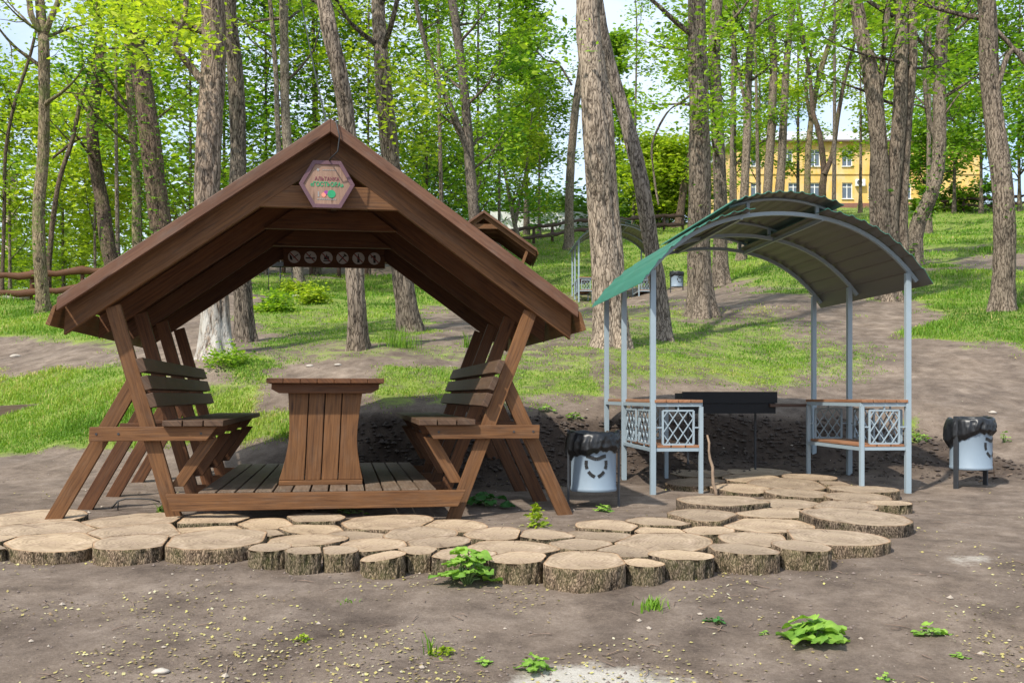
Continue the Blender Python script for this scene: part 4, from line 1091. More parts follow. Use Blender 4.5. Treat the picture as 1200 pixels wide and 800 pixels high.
tree('ivy-clad dark trunk above the left roof slope', [(204, 350), (192, 300), (182, 220), (176, 150), (165, 80), (152, 30), (143, -5)], (30, 22), 14, 'bark_dark', LD, crown_py=150, nb=20, lsize=.14, ivy=1500)
tree('thin dark leaning sapling at the left picture edge', [(2, 345), (3, 250), (8, 180), (18, 125), (30, 75), (38, 50)], (5, 4), 9, 'bark_dark', LM, crown_py=280, nb=7, bl=1.8, lsize=.12)
tree('thin dark stem just right of the slim sunny trunk', [(57, 350), (58, 300), (70, 220), (84, 165), (92, 120)], (8, 5), 10, 'bark_dark', LM, crown_py=220, nb=8, bl=1.8, lsize=.12)
tree('pair of pale trunks above the gazebo\'s left roof slope', [(352, 337), (344, 250), (337, 170), (333, 110), (333, 50), (333, -5)], (13, 12), 15, 'bark_pale', LM,
     stems2=[([(348, 330), (332, 240), (326, 150), (322, 80), (316, 0)], 8, 6, .9)], crown_py=150, nb=18, bl=3.2, lsize=.14, per=60, spread=.4)
tree('forked brown trunk above the gazebo\'s right roof slope', [(560, 345), (556, 260), (551, 200), (547, 140), (540, 70), (529, -5)], (15, 11), 15, 'bark', LM,
     stems2=[([(549, 180), (530, 130), (512, 90), (498, 50), (487, -5)], 8, 6, .9)], crown_py=240, nb=26, bl=3.0, lsize=.13, per=60, spread=.4)
tree('young pale sapling with yellow-green leaves above the small far gazebo', [(612, 290), (603, 262), (598, 235), (592, 205)], (7, 4), 8, 'bark_pale', LY,
     stems2=[([(604, 262), (609, 235), (616, 200)], 5, 3, .9)], crown_py=250, nb=26, bl=1.9, lsize=.16, spread=.35)
tree('narrow brown trunk against the open sky before the white wall', [(667, 293), (667, 240), (669, 190), (673, 140), (679, 95), (684, 60)], (13, 9), 13, 'bark', LM, crown_py=-20, nb=8, lsize=.14, per=30,
     stems2=[([(670, 100), (655, 75), (640, 70), (628, 60)], 3, 2, 0)])
tree('reddish trunk directly behind the dark upright trunk', [(845, 333), (845, 290), (844, 240), (842, 190), (840, 120), (838, 40)], (20, 15), 15, 'bark', LM, crown_py=200, nb=16, lsize=.14)
tree('short dark leaning trunk left of the dark upright trunk', [(795, 266), (800, 230), (806, 195), (812, 165), (815, 100)], (11, 8), 13, 'bark_dark', LM, crown_py=190, nb=16, bl=3, lsize=.2, spread=.45)
tree('slim speckled trunk at the left corner of the yellow house', [(868, 305), (871, 240), (874, 180), (877, 120), (880, 50), (886, -5)], (12, 9), 15, 'bark', LM, crown_py=200, nb=22, bl=2.6, lsize=.15,
     stems2=[([(876, 130), (866, 90), (858, 50), (850, 0)], 5, 4, .9)])
tree('twin-stemmed trunk before the house\'s left windows', [(900, 262), (899, 220), (904, 150), (907, 80), (904, 30), (900, -5)], (13, 8), 17, 'bark', LM,
     stems2=[([(910, 258), (914, 210), (918, 150), (922, 80), (929, -5)], 13, 8, .95)], crown_py=170, nb=20, bl=3, lsize=.18, spread=.4)
tree('slim greenish trunk before the middle house windows', [(946, 258), (946, 200), (950, 150), (960, 90), (975, 40), (990, -10)], (9, 6), 16, 'bark_moss', LM, crown_py=120, nb=14, bl=2.4, lsize=.17, per=40,
     stems2=[([(950, 140), (944, 100), (952, 60), (962, 20)], 5, 3, .9)])
tree('dark V-forked tree before the middle of the house', [(966, 262), (964, 225), (966, 200), (960, 160), (952, 130), (950, 90)], (11, 5), 13, 'bark_dark', LM, crown_py=110, nb=14, bl=2.4, lsize=.17, per=30,
     stems2=[([(966, 205), (976, 180), (982, 140), (990, 90), (1003, 40)], 8, 4, .9)])
tree('many-stemmed big tree just left of the leaning mossy one, right of the shelter roof', [(1043, 352), (1037, 270), (1030, 180), (1020, 100), (1011, 40), (1003, -5)], (27, 17), 15, 'bark', LM,
     stems2=[([(1047, 340), (1046, 260), (1050, 180), (1053, 100), (1056, -5)], 22, 16, .95), ([(1060, 330), (1061, 250), (1063, 150), (1067, 80), (1071, -5)], 13, 10, .9), ([(1028, 300), (1026, 240), (1024, 180), (1030, 100)], 12, 8, .9)],
     crown_py=150, nb=30, bl=2.6, lsize=.13, ivy=300)
tree('leaning mossy-footed trunk curving right of the many-stemmed tree', [(1069, 312), (1076, 265), (1092, 222), (1100, 175), (1103, 90), (1106, -5)], (21, 15), 14, 'bark', LM,
     stems2=[([(1100, 170), (1090, 140), (1082, 100), (1085, 40)], 8, 5, .9)], crown_py=180, nb=30, bl=2.6, lsize=.16, ivy=600)
# background trees further up and beyond: (label, foot px/py, depth px path...) built with larger leaf clumps
def bgtree(lab, px, py, d, hgt, rad, leafk, z0f=.25, nb=26, per=55, ls=.28, sp=.55, w=4.5, mat='bark', name='tree', grp='trees beyond the crest', up=.3, lean=0, sub=4):
    b = P3(px, py, d); zb = zat(b[0], b[1]); t = HY - (zb + hgt * .8 - H) * F / d; pyb = HY + (H - zb) * F / d
    return tree(lab, [(px, pyb), (px + lean * .5, pyb * .6 + t * .4), (px + lean, t)], (w, w * .5), hgt, mat, leafk, nb=nb, bl=rad, lsize=ls, per=per, spread=sp, d=d, z0=zb + hgt * z0f, group=grp, name=name, seg=3, sub=sub)
BG = [
 ('bushy green tree at the far left behind the rail fence', 12, 345, 40, 9, 3.0, LY, .08, 30),
 ('yellow-green tree behind the slim sunny trunk', 75, 345, 42, 8, 3.2, LY, .05, 34),
 ('rounded yellow-green tree left of the dark bent trunk', 112, 345, 38, 7.5, 2.8, LY, .05, 34),
 ('dense green tree between the dark bent trunk and the ivy-clad trunk', 165, 340, 40, 12, 3.4, LY, .1, 28),
 ('bright green tree filling the gap right of the ivy-clad trunk', 222, 330, 38, 15, 3.8, LM, .06, 44),
 ('tall green tree behind the whitewashed tree', 262, 320, 42, 19, 4.4, LM, .08, 40),
 ('deep green tree left of the pale trunk pair', 312, 318, 40, 17, 4.2, LM, .06, 50),
 ('deep green tree behind the gazebo peak', 372, 318, 42, 18, 4.4, LD, .06, 50),
 ('bright tree right of the gazebo peak', 432, 316, 40, 17, 4.2, LY, .06, 50),
 ('leafy tree between the gazebo peak and the forked trunk', 500, 312, 42, 17, 4.4, LM, .06, 54),
 ('full green tree behind the forked trunk', 560, 305, 46, 19, 4.6, LD, .06, 56),
 ('broad green tree above the small far gazebo', 585, 285, 50, 16, 4.0, LM, .32, 38),
 ('small green tree at the right end of the dense foliage', 632, 280, 55, 9.5, 2.4, LM, .35, 20),
]
for (lab, px, py, d, hgt, rad, lk, zf, nb) in BG: bgtree(lab, px, py, d, hgt, rad, lk, zf, int(nb * .85), per=70, ls=.19, sp=.5)
bgtree('tall narrow poplar rising against the sky above the white wall', 617, 272, 58, 27, 1.1, LM, .12, 90, 85, .26, .45, 6, grp='poplars', name='poplar', up=1)
bgtree('very distant narrow poplar seen between the two pale trunks', 726, 266, 85, 19, 1.3, LM, .05, 40, 60, .35, .5, 3, grp='poplars', name='poplar')
bgtree('round bright green tree on the crest between slanting and dark trunks', 772, 262, 62, 4.6, 2.6, LY, .05, 36, 100, .26, .5, 4)
bgtree('second round bright tree on the crest, touching the dark trunk', 800, 262, 64, 4.2, 2.3, LY, .05, 28, 90, .26, .5, 4)
for (lab, px, py, d, hgt, rad, lk, nb) in [
 ('green tree behind the speckled trunk at the house corner', 862, 262, 60, 15, 3.4, LM, 26),
 ('airy tree before the left end of the house roof', 890, 250, 70, 17, 3.4, LM, 28),
 ('airy green tree above the shelter\'s vent', 935, 250, 66, 20, 3.2, LY, 26),
 ('green bushy tree at the right end of the yellow wall', 1088, 247, 62, 10, 3.4, LM, 36),
 ('ivy-green tree covering the house\'s right corner', 1118, 246, 60, 13, 3.4, LD, 40),
 ('bright tree behind the furrowed brown trunk', 1150, 244, 58, 14, 3.6, LM, 40),
 ('green tree at the right picture edge', 1195, 242, 56, 14, 4.0, LM, 40),
 ('dense green tree beyond the right picture edge', 1240, 242, 54, 15, 4.2, LD, 36),
 ('leafy tree between the big many-stemmed tree and the house', 1062, 250, 74, 17, 3.4, LM, 30), ('young yellow-green tree before the house\'s upper windows', 1008, 252, 68, 13, 2.6, LY, 20)]:
    bgtree(lab, px, py, d, hgt, rad, lk, .1, int(nb * .75), 75, .23, .5)
for (lab, px, py, w_, ln) in [('thin bare stem between the speckled and the twin-stemmed trunks', 889, 266, 6, -4), ('thin dark stem before the house\'s right window', 977, 266, 6, 2), ('thin trunk behind the leaning mossy-footed one', 1088, 275, 7, 4),
    ('thin pale trunk between the dark upright trunk and the slim speckled one', 857, 285, 7, 3), ('thin dark stem under the slanting trunk\'s crown', 742, 268, 4, 4), ('thin trunk left of the ivy-clad tree', 139, 335, 6, -3), ('slender dark trunk in the foliage left of the forked one', 520, 325, 7, -8), ('slender trunk behind the gazebo peak', 372, 322, 8, -6)]:
    x, d, z = hit(px, py, 14, 90); bgtree(lab, px, py, d, 15, 2.2, LM, .55, 8, 40, .18, .4, w_, mat='bark', grp='thin background stems', lean=ln)
# far wood that reads as one mass: leaf clumps over the lower ground beyond the left fence
rg = np.random.default_rng(99)
n = 1500; cx = rg.uniform(-75, -14, n); cy = rg.uniform(46, 95, n); g0 = zg(cx, cy, False); hh = (5.5 + 3.0 * vn(cx * .12, cy * .12, 3.0)); cz = g0 + hh * rg.uniform(.02, 1, n) ** .8
C = (np.stack([cx, cy, cz], 1)[:, None] + rg.normal(size=(n, 60, 3)) * np.array([1.0, 1.0, .6])).reshape(-1, 3)
tn = np.repeat(rg.uniform(.15, .95, n), 60) + rg.normal(size=n * 60) * .12
v, f, t = leaves(C, .34, rg, np.clip(tn, 0, 1)); o = npmesh('far_woodland', v, f, M['leaf_y']); tag(o, 'mass of yellow-green woodland beyond the rail fence', 'woodland', kind='stuff')
n = 520; cx = rg.uniform(-14, 10, n); cy = rg.uniform(62, 80, n); px_ = 600 + F * cx / cy; g0 = zg(cx, cy, False); top = np.where(px_ < 590, 7.0, 2.2); cz = g0 + top * rg.uniform(-.1, 1, n)
C = (np.stack([cx, cy, cz], 1)[:, None] + rg.normal(size=(n, 60, 3)) * np.array([.9, .9, .5])).reshape(-1, 3)
v, f, t = leaves(C, .34, rg, np.clip(np.repeat(rg.uniform(.1, .9, n), 60), 0, 1)); o = npmesh('hedge_growth', v, f, M['leaf']); tag(o, 'leafy undergrowth behind the white wall on the crest', 'undergrowth', kind='stuff')
# low bushes on the slope
def bush(lab, px, py, wpx, hpx, leafk='leaf_y', n=26, ls=.09, d=None):
    x, d_, z = hit(px, py, 8, 110); s = d_ / F; rg = np.random.default_rng(int(px * 7 + py))
    C = []
    for k in range(n):
        a = rg.uniform(0, 2 * math.pi); q = math.sqrt(rg.uniform(0, 1)); zz = rg.uniform(.05, 1) * math.sqrt(max(0, 1 - q * q * .8))
        C.append(np.array([q * math.cos(a) * wpx * s / 2, q * math.sin(a) * wpx * s / 2, zz * hpx * s]) + rg.normal(size=(60, 3)) * np.array([.12, .12, .07]) * max(1, wpx * s / 1.4))
    v, f, t = leaves(np.concatenate(C), ls, rg); o = npmesh('bush', v, f, M[leafk], None, False, t); o.location = (x, d_, z - .02); tag(o, lab, 'bush', 'bushes on the slope'); return o
bush('bright round bush before the far log edging, seen through the gazebo', 368, 356, 34, 20)
bush('low green bush left of the bright round one, seen through the gazebo', 322, 366, 34, 22, 'leaf')
bush('small yellow-green bush by the thin frame behind the gazebo', 345, 345, 26, 18)
bush('green weeds at the foot of the whitewashed tree', 268, 428, 30, 18, 'leaf', 16, .05)
bush('green bush at the foot of the yellow house', 1120, 248, 40, 30, 'leaf', 30, .2)
bush('dark green bush at the house\'s right corner', 1150, 246, 44, 44, 'leaf_d', 30, .2)
bush('bush against the yellow wall right of the big tree', 1082, 249, 26, 34, 'leaf', 26, .2)
bush('leafy weeds on the slope beside the leaning mossy trunk', 1015, 320, 30, 10, 'leaf', 14, .08)
# ---------------------------------------------------------------- house and far structures
def house():
    D = 92.0; k = D / F; zb = zat((960 - 600) * k, D) - .6
    def X(px): return (px - 600) * k
    def Z(py): return H + (HY - py) * k
    x0 = X(862); x1 = X(1148); g = thing('yellow_house', 'two-storey yellow plastered house with pale roof on the hilltop', 'house', (x0, D, zb))
    def W(a, b): return a - x0
    zt = Z(166) - zb; wl = MB()
    m_y = None
    m, nt, b = newmat('yellow_plaster'); tc = N(nt, 'ShaderNodeTexCoord').outputs['Object']
    n1 = noise(nt, tc, .35, 5, .65); n2 = noise(nt, mapping(nt, tc, (1.5, 1.5, .6)), 1.0, 7, .7)
    c = ramp(nt, n1, [(.3, (.64, .37, .08)), (.7, (.74, .49, .16))]).outputs[0]
    c = mixc(nt, ramp(nt, n2, [(.44, (0, 0, 0)), (.62, (.5, .5, .5))]).outputs[0], c, (.62, .52, .36)); L(nt, c, b.inputs['Base Color']); b.inputs['Roughness'].default_value = .9; m_y = m
    dep = 12.0; Lx = x1 - x0
    wins = [(886, 1), (923, 1), (955, 1), (993, 1), (1028, 1), (1062, 1), (1096, 1), (886, 0), (930, 0), (955, 0), (993, 0), (1024, 0), (1062, 0), (1096, 0)]
    rows = {1: (Z(195) - zb, Z(175) - zb), 0: (Z(233) - zb, Z(214) - zb)}
    ww = .95
    # front wall built as piers and bands round the openings
    for r_ in (0, 1):
        lo, hi = rows[r_]; cs = sorted(X(p) - x0 for p, q in wins if q == r_); xx = 0
        for cx in cs + [None]:
            e = Lx if cx is None else cx - ww / 2 * 1.0
            wl.box(xx, e, 0, .4, lo, hi); xx = e + ww
    wl.box(0, Lx, 0, .4, -1.5, rows[0][0]); wl.box(0, Lx, 0, .4, rows[0][1], rows[1][0]); wl.box(0, Lx, 0, .4, rows[1][1], zt)
    wl.box(0, .4, .4, dep, -1.5, zt, 'y'); wl.box(Lx - .4, Lx, .4, dep, -1.5, zt, 'y'); wl.box(.4, Lx - .4, dep - .4, dep, -1.5, zt)
    wl.build('wall', m_y, g)
    m_pl = simple('brown_plinth', (.22, .10, .07), .8); MB().box(-.06, Lx + .06, -.08, -.005, -1.5, 1.35).build('plinth', m_pl, g)
    MB().box(-.02, Lx + .02, -.10, -.004, (rows[0][1] + rows[1][0]) / 2, (rows[0][1] + rows[1][0]) / 2 + .12).build('string_course', m_y, g)
    m_gl = simple('window_glass', (.10, .13, .17), .08, 0, .1); m_wf = simple('window_white', (.75, .75, .74), .5, 0, .03)
    for p, q in wins:
        lo, hi = rows[q]; cx = X(p) - x0
        f = MB(); a, b_ = cx - ww / 2, cx + ww / 2; t = .07
        f.box(a, a + t, .12, .2, lo, hi); f.box(b_ - t, b_, .12, .2, lo, hi); f.box(a + t, b_ - t, .12, .2, lo, lo + t); f.box(a + t, b_ - t, .12, .2, hi - t, hi); f.box(cx - .035, cx + .035, .13, .19, lo + t, hi - t); f.box(a + t, cx - .035, .13, .19, hi - .42, hi - .36); f.box(cx + .035, b_ - t, .13, .19, hi - .42, hi - .36)
        o = f.build('window', m_wf, g); MB().box(a + t, b_ - t, .165, .175, lo + t, hi - t).build('pane', m_gl, o); MB().box(a - .06, b_ + .06, -.12, .1, lo - .06, lo - .003).build('sill', m_wf, o)
    m_rf = simple('pale_corrugated_roof', (.42, .43, .45), .6, 0, .15, 2)
    rz = Z(146) - zb; r = MB(); ov = .5
    r.prism([(-ov, zt + .05), (dep + ov, zt + .05), (dep / 2, rz + .9)], -ov, Lx + ov, axes='yzx'); r.build('roof', m_rf, g)
    MB().box(-ov, Lx + ov, -ov - .05, -ov + .08, zt - .12, zt + .04).build('gutter', simple('brown_gutter', (.12, .08, .06), .6), g)
    ac = MB(); ax = X(1007) - x0; az = Z(219) - zb; ac.box(ax - .42, ax + .42, -.4, -.05, az, az + .62); o = ac.build('air_conditioner', m_wf, g, None, .03)
    MB().prism([(ax - .1 + .24 * math.cos(k_ * .35), az + .31 + .24 * math.sin(k_ * .35)) for k_ in range(18)], -.415, -.402).build('fan_grille', simple('dark_grille', (.08, .08, .08), .5), o)
    return g
house()
def chimney():
    D = 150; k = D / F; x = (12 - 600) * k; zt = H + (HY - 201) * k
    g = thing('factory_chimney', 'distant chimney top with dark banded cap rising over the left woodland', 'chimney', (x, D, 0))
    MB().lathe([(1.35, -2), (.95, zt - 1.9)], 20).build('shaft', simple('pink_brick', (.45, .32, .28), .9), g)
    MB().lathe([(.95, zt - 1.9), (1.25, zt - 1.5), (1.0, zt - 1.2), (1.0, zt - .4), (1.2, zt - .3), (1.2, zt), (.8, zt), (.8, zt - .5), (0, zt - .5)], 20).build('cap', simple('dark_brick', (.10, .06, .06), .9), g)
chimney()
# whitewashed wall on the crest
def lin(px0, px1, d0, d1, n):
    return [((px0 + (px1 - px0) * k / n - 600) / F * (d0 + (d1 - d0) * k / n), d0 + (d1 - d0) * k / n) for k in range(n + 1)]
P_ = lin(575, 905, 62, 66, 12); wl = MB()
for (a, b), (c, d) in zip(P_[:-1], P_[1:]):
    z0 = min(zat(a, b), zat(c, d)); px = 600 + F * a / b; hh = (H + (HY - 248) * b / F) if px < 700 else (H + (HY - 262) * b / F)
    wl.bar((a, b, (z0 - .5 + hh) / 2), (c, d, (z0 - .5 + hh) / 2), .25, hh - z0 + .5)
g = wl.build('white_wall', M['whitewall']); tag(g, 'long whitewashed wall along the crest of the hill', 'wall')
# rail fences of rough slabs
def rail_fence(lab, P, rails, ph, mat, pr=.06, rw=.14, group='brown rail fences', wob=.03):
    b = P[0]; base = (b[0], b[1], zat(*b)); g = thing('rail_fence', lab, 'fence', base, 0, group); B = Vector(base)
    for (x, y) in P:
        z = zat(x, y); MB().tube([Vector((x, y, z - .3)) - B, Vector((x, y, z + ph * .5)) - B, Vector((x, y, z + ph)) - B], [pr, pr, pr * .9], 9).build('fence_post', M[mat], g)
    for rz in rails:
        pts = []; 
        for (x0, y0), (x1, y1) in zip(P[:-1], P[1:]):
            for q in (0, .25, .5, .75):
                x = x0 + (x1 - x0) * q; y = y0 + (y1 - y0) * q; z = zat(x0, y0) * (1 - q) + zat(x1, y1) * q
                pts.append(Vector((x, y - pr - .03, z + rz + wob * math.sin(len(pts) * 2.1))) - B)
        x, y = P[-1]; pts.append(Vector((x, y - pr - .03, zat(x, y) + rz)) - B)
        m = MB(); m.tube(pts, [rw / 2 * (1 + .22 * math.sin(k * 1.7) + .1 * math.sin(k * 4.1)) for k in range(len(pts))], 8)
        for q_ in range(len(m.v)):
            c_ = pts[min(q_ // 8, len(pts) - 1)]; v_ = m.v[q_]; m.v[q_] = (v_[0], c_.y + (v_[1] - c_.y) * .35, v_[2])
        m.build('rail', M[mat], g)
    return g
rail_fence('brown rough-slab rail fence at the left behind the slim sunny trunk', lin(-140, 215, 27, 29.5, 6), (.22, .70), .85, 'wood', .06, .19)
rail_fence('dark rail fence climbing the crest before the white wall', lin(560, 800, 50, 58, 11), (.35, .85), .95, 'wood_dark', .08, .2)
rail_fence('distant brown rail fence at the top of the grass on the right', lin(1085, 1260, 62, 60, 8), (.35, .75), .85, 'wood_dark', .08, .16)
rail_fence('log rail fence seen under the pictogram board through the gazebo', lin(300, 462, 41, 39, 5), (.55,), .75, 'wood_dark', .08, .2)
# low dry-laid edging and a lying pale log
lg = MB(); x, d, z = hit(16, 353, 15, 60); lg.tube([(-.9, 0, .10), (-.3, .02, .12), (.3, 0, .11), (.75, .03, .09)], [.10, .13, .12, .09], 12); o = lg.build('lying_log', simple('bleached_log', (.42, .38, .33), .85, 0, .25, 9, .4)); o.location = (x, d, z); tag(o, 'pale bleached log lying below the rail fence at the left edge', 'log')
bd = MB(); bd.box(-.62, .62, -.02, .02, -.05, .12, 'x'); o = bd.build('grey_board', M['wood_grey'], None, None, .004); x, d, z = hit(4, 487, 8, 20); o.location = (x, d, z + .02); o.rotation_euler = (0, R(-3), R(14)); tag(o, 'weathered grey board on edge in the grass at the left picture edge', 'board')
# concrete post on the crest
x, d, z = hit(781, 263, 40, 70); o = MB().box(-.13, .13, -.13, .13, -.3, 1.15, 'z').build('white_post', M['white'], None, None, .02); o.location = (x, d, z); tag(o, 'short white post on the crest behind the far shelter', 'post')
# thin metal frame seen through the gazebo
x, d, z = hit(324, 341, 15, 60); g = thing('barbecue', 'thin dark grill frame on legs, seen small through the gazebo beside the pale trunk', 'grill', (x, d, z))
for a in (-.22, .12): MB().tube([(a, 0, -.1), (a, 0, 1.15)], .012, 6).build('leg', M['dark_steel'], g)
MB().box(-.14, .5, -.12, .12, .68, .80).build('fire_box', M['brazier'], g)
for a in (.1, .44): MB().tube([(a, 0, -.1), (a, 0, .68)], .014, 6).build('leg', M['dark_steel'], g)
# far brazier between the far shelter's counters
brazier((3.05, 32.4, zat(3.05, 32.4)), R(2), 'small distant dark brazier inside the far steel shelter')
# bent twig hoop by the path
pts = [Vector((x, y, 0)) for x, y in ()]
x, d, z = hit(160, 596, 5, 9); s = d / F
cv = [(-28, -2, 2), (-22, 0, 10), (-12, 0, 13), (5, 0, 13), (18, 0, 12), (27, 1, 9)]
o = MB().tube([Vector((a * s, b * .01, c * s)) for a, b, c in cv], .006, 6).tube([(-22 * s, 0, -.01), (-21.5 * s, 0, 10 * s)], .005, 6).build('bent_wire', M['black']); o.location = (x, d, z); tag(o, 'bent black wire sticking out of the ground below the left bench', 'wire')
# twig by the farther bin
x, d, z = hit(1162, 566, 6, 12); o = MB().tube([(-.12, 0, .0), (0, 0, .05), (.12, .05, .04), (.22, .06, .07)], [.007, .006, .005, .003], 6).tube([(.03, .01, .05), (.02, 0, .16), (.0, 0, .25)], [.005, .004, .002], 6).build('twig', simple('dry_twig', (.32, .22, .15), .85)); o.location = (x, d, z + .02); tag(o, 'dry forked twig on the earth beside the lone litter bin', 'twig')
# ---------------------------------------------------------------- plants near the camera
def burdock(lab, px, py, wpx, hpx, n, mat='burdock', lob=3, seed=1, cat='plant', name='burdock_plant', ls=None):
    x, d, z = hit(px, py, 3.2, 12); s = d / F; rs = random.Random(seed); Vs = []; Fs = []; T = []; b = 0
    R_ = wpx * s / 2; Hh = hpx * s
    for k in range(n):
        az = 2 * math.pi * (k + rs.uniform(-.35, .35)) / n * 2.618; q = (k + .5) / n
        reach = R_ * (1.25 - 1.0 * q) * rs.uniform(.7, 1.1); hh = Hh * (.18 + .72 * q) * rs.uniform(.75, 1.05); lw = (ls or R_ * .55) * rs.uniform(.75, 1.15); ll = lw * rs.uniform(1.15, 1.5)
        ux, uy = math.cos(az), math.sin(az); cx, cy = ux * reach * .55, uy * reach * .55; droop = rs.uniform(.15, .8); tw = rs.uniform(-.4, .4)
        I, J = 13, 7; tone = rs.uniform(0, 1)
        for i in range(I):
            t = i / (I - 1); wdt = lw * (math.sin(math.pi * min(1, (t * .9 + .1)) ** .75) ** .7) * (1 + .20 * math.sin(t * 21 + k) + .08 * math.sin(t * 47 + 2 * k))
            for j in range(J):
                v = (j / (J - 1) - .5) * 2; rr = ll * (t - .25)
                lx = rr; ly = wdt * .5 * v; lz = -.30 * ly * ly / lw + .10 * lw * math.sin(v * 5 + t * 7 + k) * abs(v) - droop * lw * .45 * t * t + .05 * lw * math.sin(9 * t + 2 * k) - .10 * lw * (1 - abs(v)) 
                X_ = cx + ux * lx - uy * ly; Y_ = cy + uy * lx + ux * ly; Z_ = hh + lz + tw * ly
                Vs.append((X_, Y_, max(Z_, .004 + .003 * k))); T.append(min(1, max(0, .15 + .7 * tone + .10 * math.sin(j * 3 + i) + .25 * (abs(v) < .1) - .2 * (1 - q))))
        Fs += [(b + i * J + j, b + i * J + j + 1, b + (i + 1) * J + j + 1, b + (i + 1) * J + j) for i in range(I - 1) for j in range(J - 1)]; b += I * J
    g = thing(name, lab, cat, (x, d, z - .005), 0, 'weeds in the bare earth')
    o = npmesh('leaves', np.array(Vs), np.array(Fs), M[mat], g, True, T)
    st = MB()
    for k in range(n):
        az = 2 * math.pi * k / n * 2.618; q = (k + .5) / n; st.tube([(0, 0, -.02), (math.cos(az) * R_ * .2, math.sin(az) * R_ * .2, Hh * .3 * (.4 + q)), (math.cos(az) * R_ * (1 - .75 * q) * .4, math.sin(az) * R_ * (1 - .75 * q) * .4, Hh * .7 * (.2 + .6 * q))], .004, 5)
    st.build('stalks', simple('leaf_stalk', (.16, .24, .08), .6), g); return g
burdock('large leafy burdock growing against the front log slices', 547, 684, 80, 52, 30, 'burdock', seed=3, ls=.075)
burdock('broad bright-green burdock rosette alone in the bare earth, lower right', 955, 752, 84, 34, 18, 'burdock', seed=4, ls=.095)
burdock('small burdock at the lower right, nearer the edge than the bright rosette', 1091, 744, 46, 17, 8, 'burdock', seed=5)
burdock('crumpled darker weed on the pale sand patch at the bottom', 627, 788, 52, 24, 10, 'burdock', seed=6)
burdock('tiny bright weed left of the crumpled sand-patch weed', 566, 777, 30, 10, 7, 'burdock', seed=7)
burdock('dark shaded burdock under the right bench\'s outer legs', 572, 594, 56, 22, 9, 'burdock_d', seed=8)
burdock('small round weed at the foot of the litter bin by the gazebo', 706, 598, 30, 11, 9, 'burdock', seed=9)
burdock('small flat weed between the grass tuft and the bright rosette', 840, 729, 34, 10, 6, 'burdock_d', seed=10)
burdock('tiny seedling just left of the bright rosette', 896, 743, 18, 8, 5, 'burdock', seed=11)
burdock('little yellowish weed at the bottom edge on the right', 1038, 796, 22, 12, 6, 'burdock', seed=12)
burdock('small yellow-green weed on the right, below the small burdock', 1124, 770, 24, 8, 6, 'burdock', seed=13)
burdock('weed patch under the middle of the gazebo floor beam', 410, 602, 60, 9, 14, 'burdock', seed=14, ls=.035)
burdock('weed on the bank left of the lone litter bin', 1078, 520, 30, 16, 12, 'burdock', seed=15, ls=.05)
burdock('tiny weed on the bank right of the lone litter bin', 1177, 520, 14, 18, 8, 'burdock', seed=16, ls=.04)
burdock('light green weed above the bank behind the gazebo\'s right leg', 672, 492, 24, 12, 8, 'burdock', seed=17, ls=.05)
burdock('light green weed at the bank top left of the shelter', 640, 481, 30, 9, 8, 'burdock', seed=21, ls=.05)
# yellowish upright weed
def upright(lab, px, py, wpx, hpx, n=60, mat='leaf_y', seed=1, ls=.045):
    x, d, z = hit(px, py, 3.2, 12); s = d / F; rg = np.random.default_rng(seed); t = rg.uniform(0, 1, n)
    C = np.stack([rg.normal(size=n) * wpx * s * .28 * (1.1 - t), rg.normal(size=n) * wpx * s * .2 * (1.1 - t), t * hpx * s], 1); v, f, tt = leaves(C, ls, rg)
    g = thing('weed', lab, 'plant', (x, d, z - .005), 0, 'weeds in the bare earth'); npmesh('leaves', v, f, M[mat], g, False, tt); MB().tube([(0, 0, -.02), (.005, 0, hpx * s * .5), (0, 0, hpx * s)], .004, 5).build('stem', simple('weed_stem', (.2, .22, .08), .7), g)
upright('upright yellowish weed with reddish tip beside the gazebo\'s outer right leg', 628, 617, 30, 28, 90, seed=2)
upright('small green weed under the gazebo beside the bent wire', 190, 606, 26, 14, 50, 'grass', 3, .035)
upright('sparse yellowish seedling cluster at the bottom, left of the sand patch', 520, 766, 40, 12, 90, 'leaf_y', 5, .02)
upright('faint seedling patch at the bottom left of centre', 355, 752, 30, 8, 60, 'leaf_y', 6, .02)
# grass
def blades(X_, Y_, Z_, h, rg, nb, wd, spread, tone):
    n = len(X_); bx = np.repeat(X_, nb) + rg.normal(size=n * nb) * np.repeat(spread, nb); by = np.repeat(Y_, nb) + rg.normal(size=n * nb) * np.repeat(spread, nb)
    bz = np.repeat(Z_, nb); hh = np.repeat(h, nb) * rg.uniform(.5, 1.2, n * nb); az = rg.uniform(0, 2 * math.pi, n * nb); w = np.repeat(wd, nb) * rg.uniform(.6, 1.2, n * nb)
    lean = rg.uniform(.1, .75, n * nb) * hh; dx = np.cos(az); dy = np.sin(az); B = np.stack([bx, by, bz - .01], 1); s = np.stack([-dy, dx, 0 * dx], 1) * w[:, None] / 2
    m = B + np.stack([dx * lean * .35, dy * lean * .35, hh * .6], 1); t = B + np.stack([dx * lean, dy * lean, hh * .95], 1)
    V = np.stack([B - s, B + s, m + s * .75, t, m - s * .75], 1).reshape(-1, 3); i = np.arange(n * nb)[:, None] * 5
    Fq = np.concatenate([i + np.array([[0, 1, 2, 4]]), i + np.array([[4, 2, 3, 3]])], 0)
    tri = i + np.array([[4, 2, 3]]); quad = i + np.array([[0, 1, 2, 4]])
    T = np.repeat(np.clip(np.repeat(tone, nb) + rg.normal(size=n * nb) * .13, 0, 1), 5)
    return V, np.concatenate([tri, i + np.array([[0, 1, 2]]), i + np.array([[0, 2, 4]])]), T
rg = np.random.default_rng(5)
n = 250000; px = rg.uniform(-60, 1260, n); py = rg.uniform(236, 532, n)
gm0 = 1
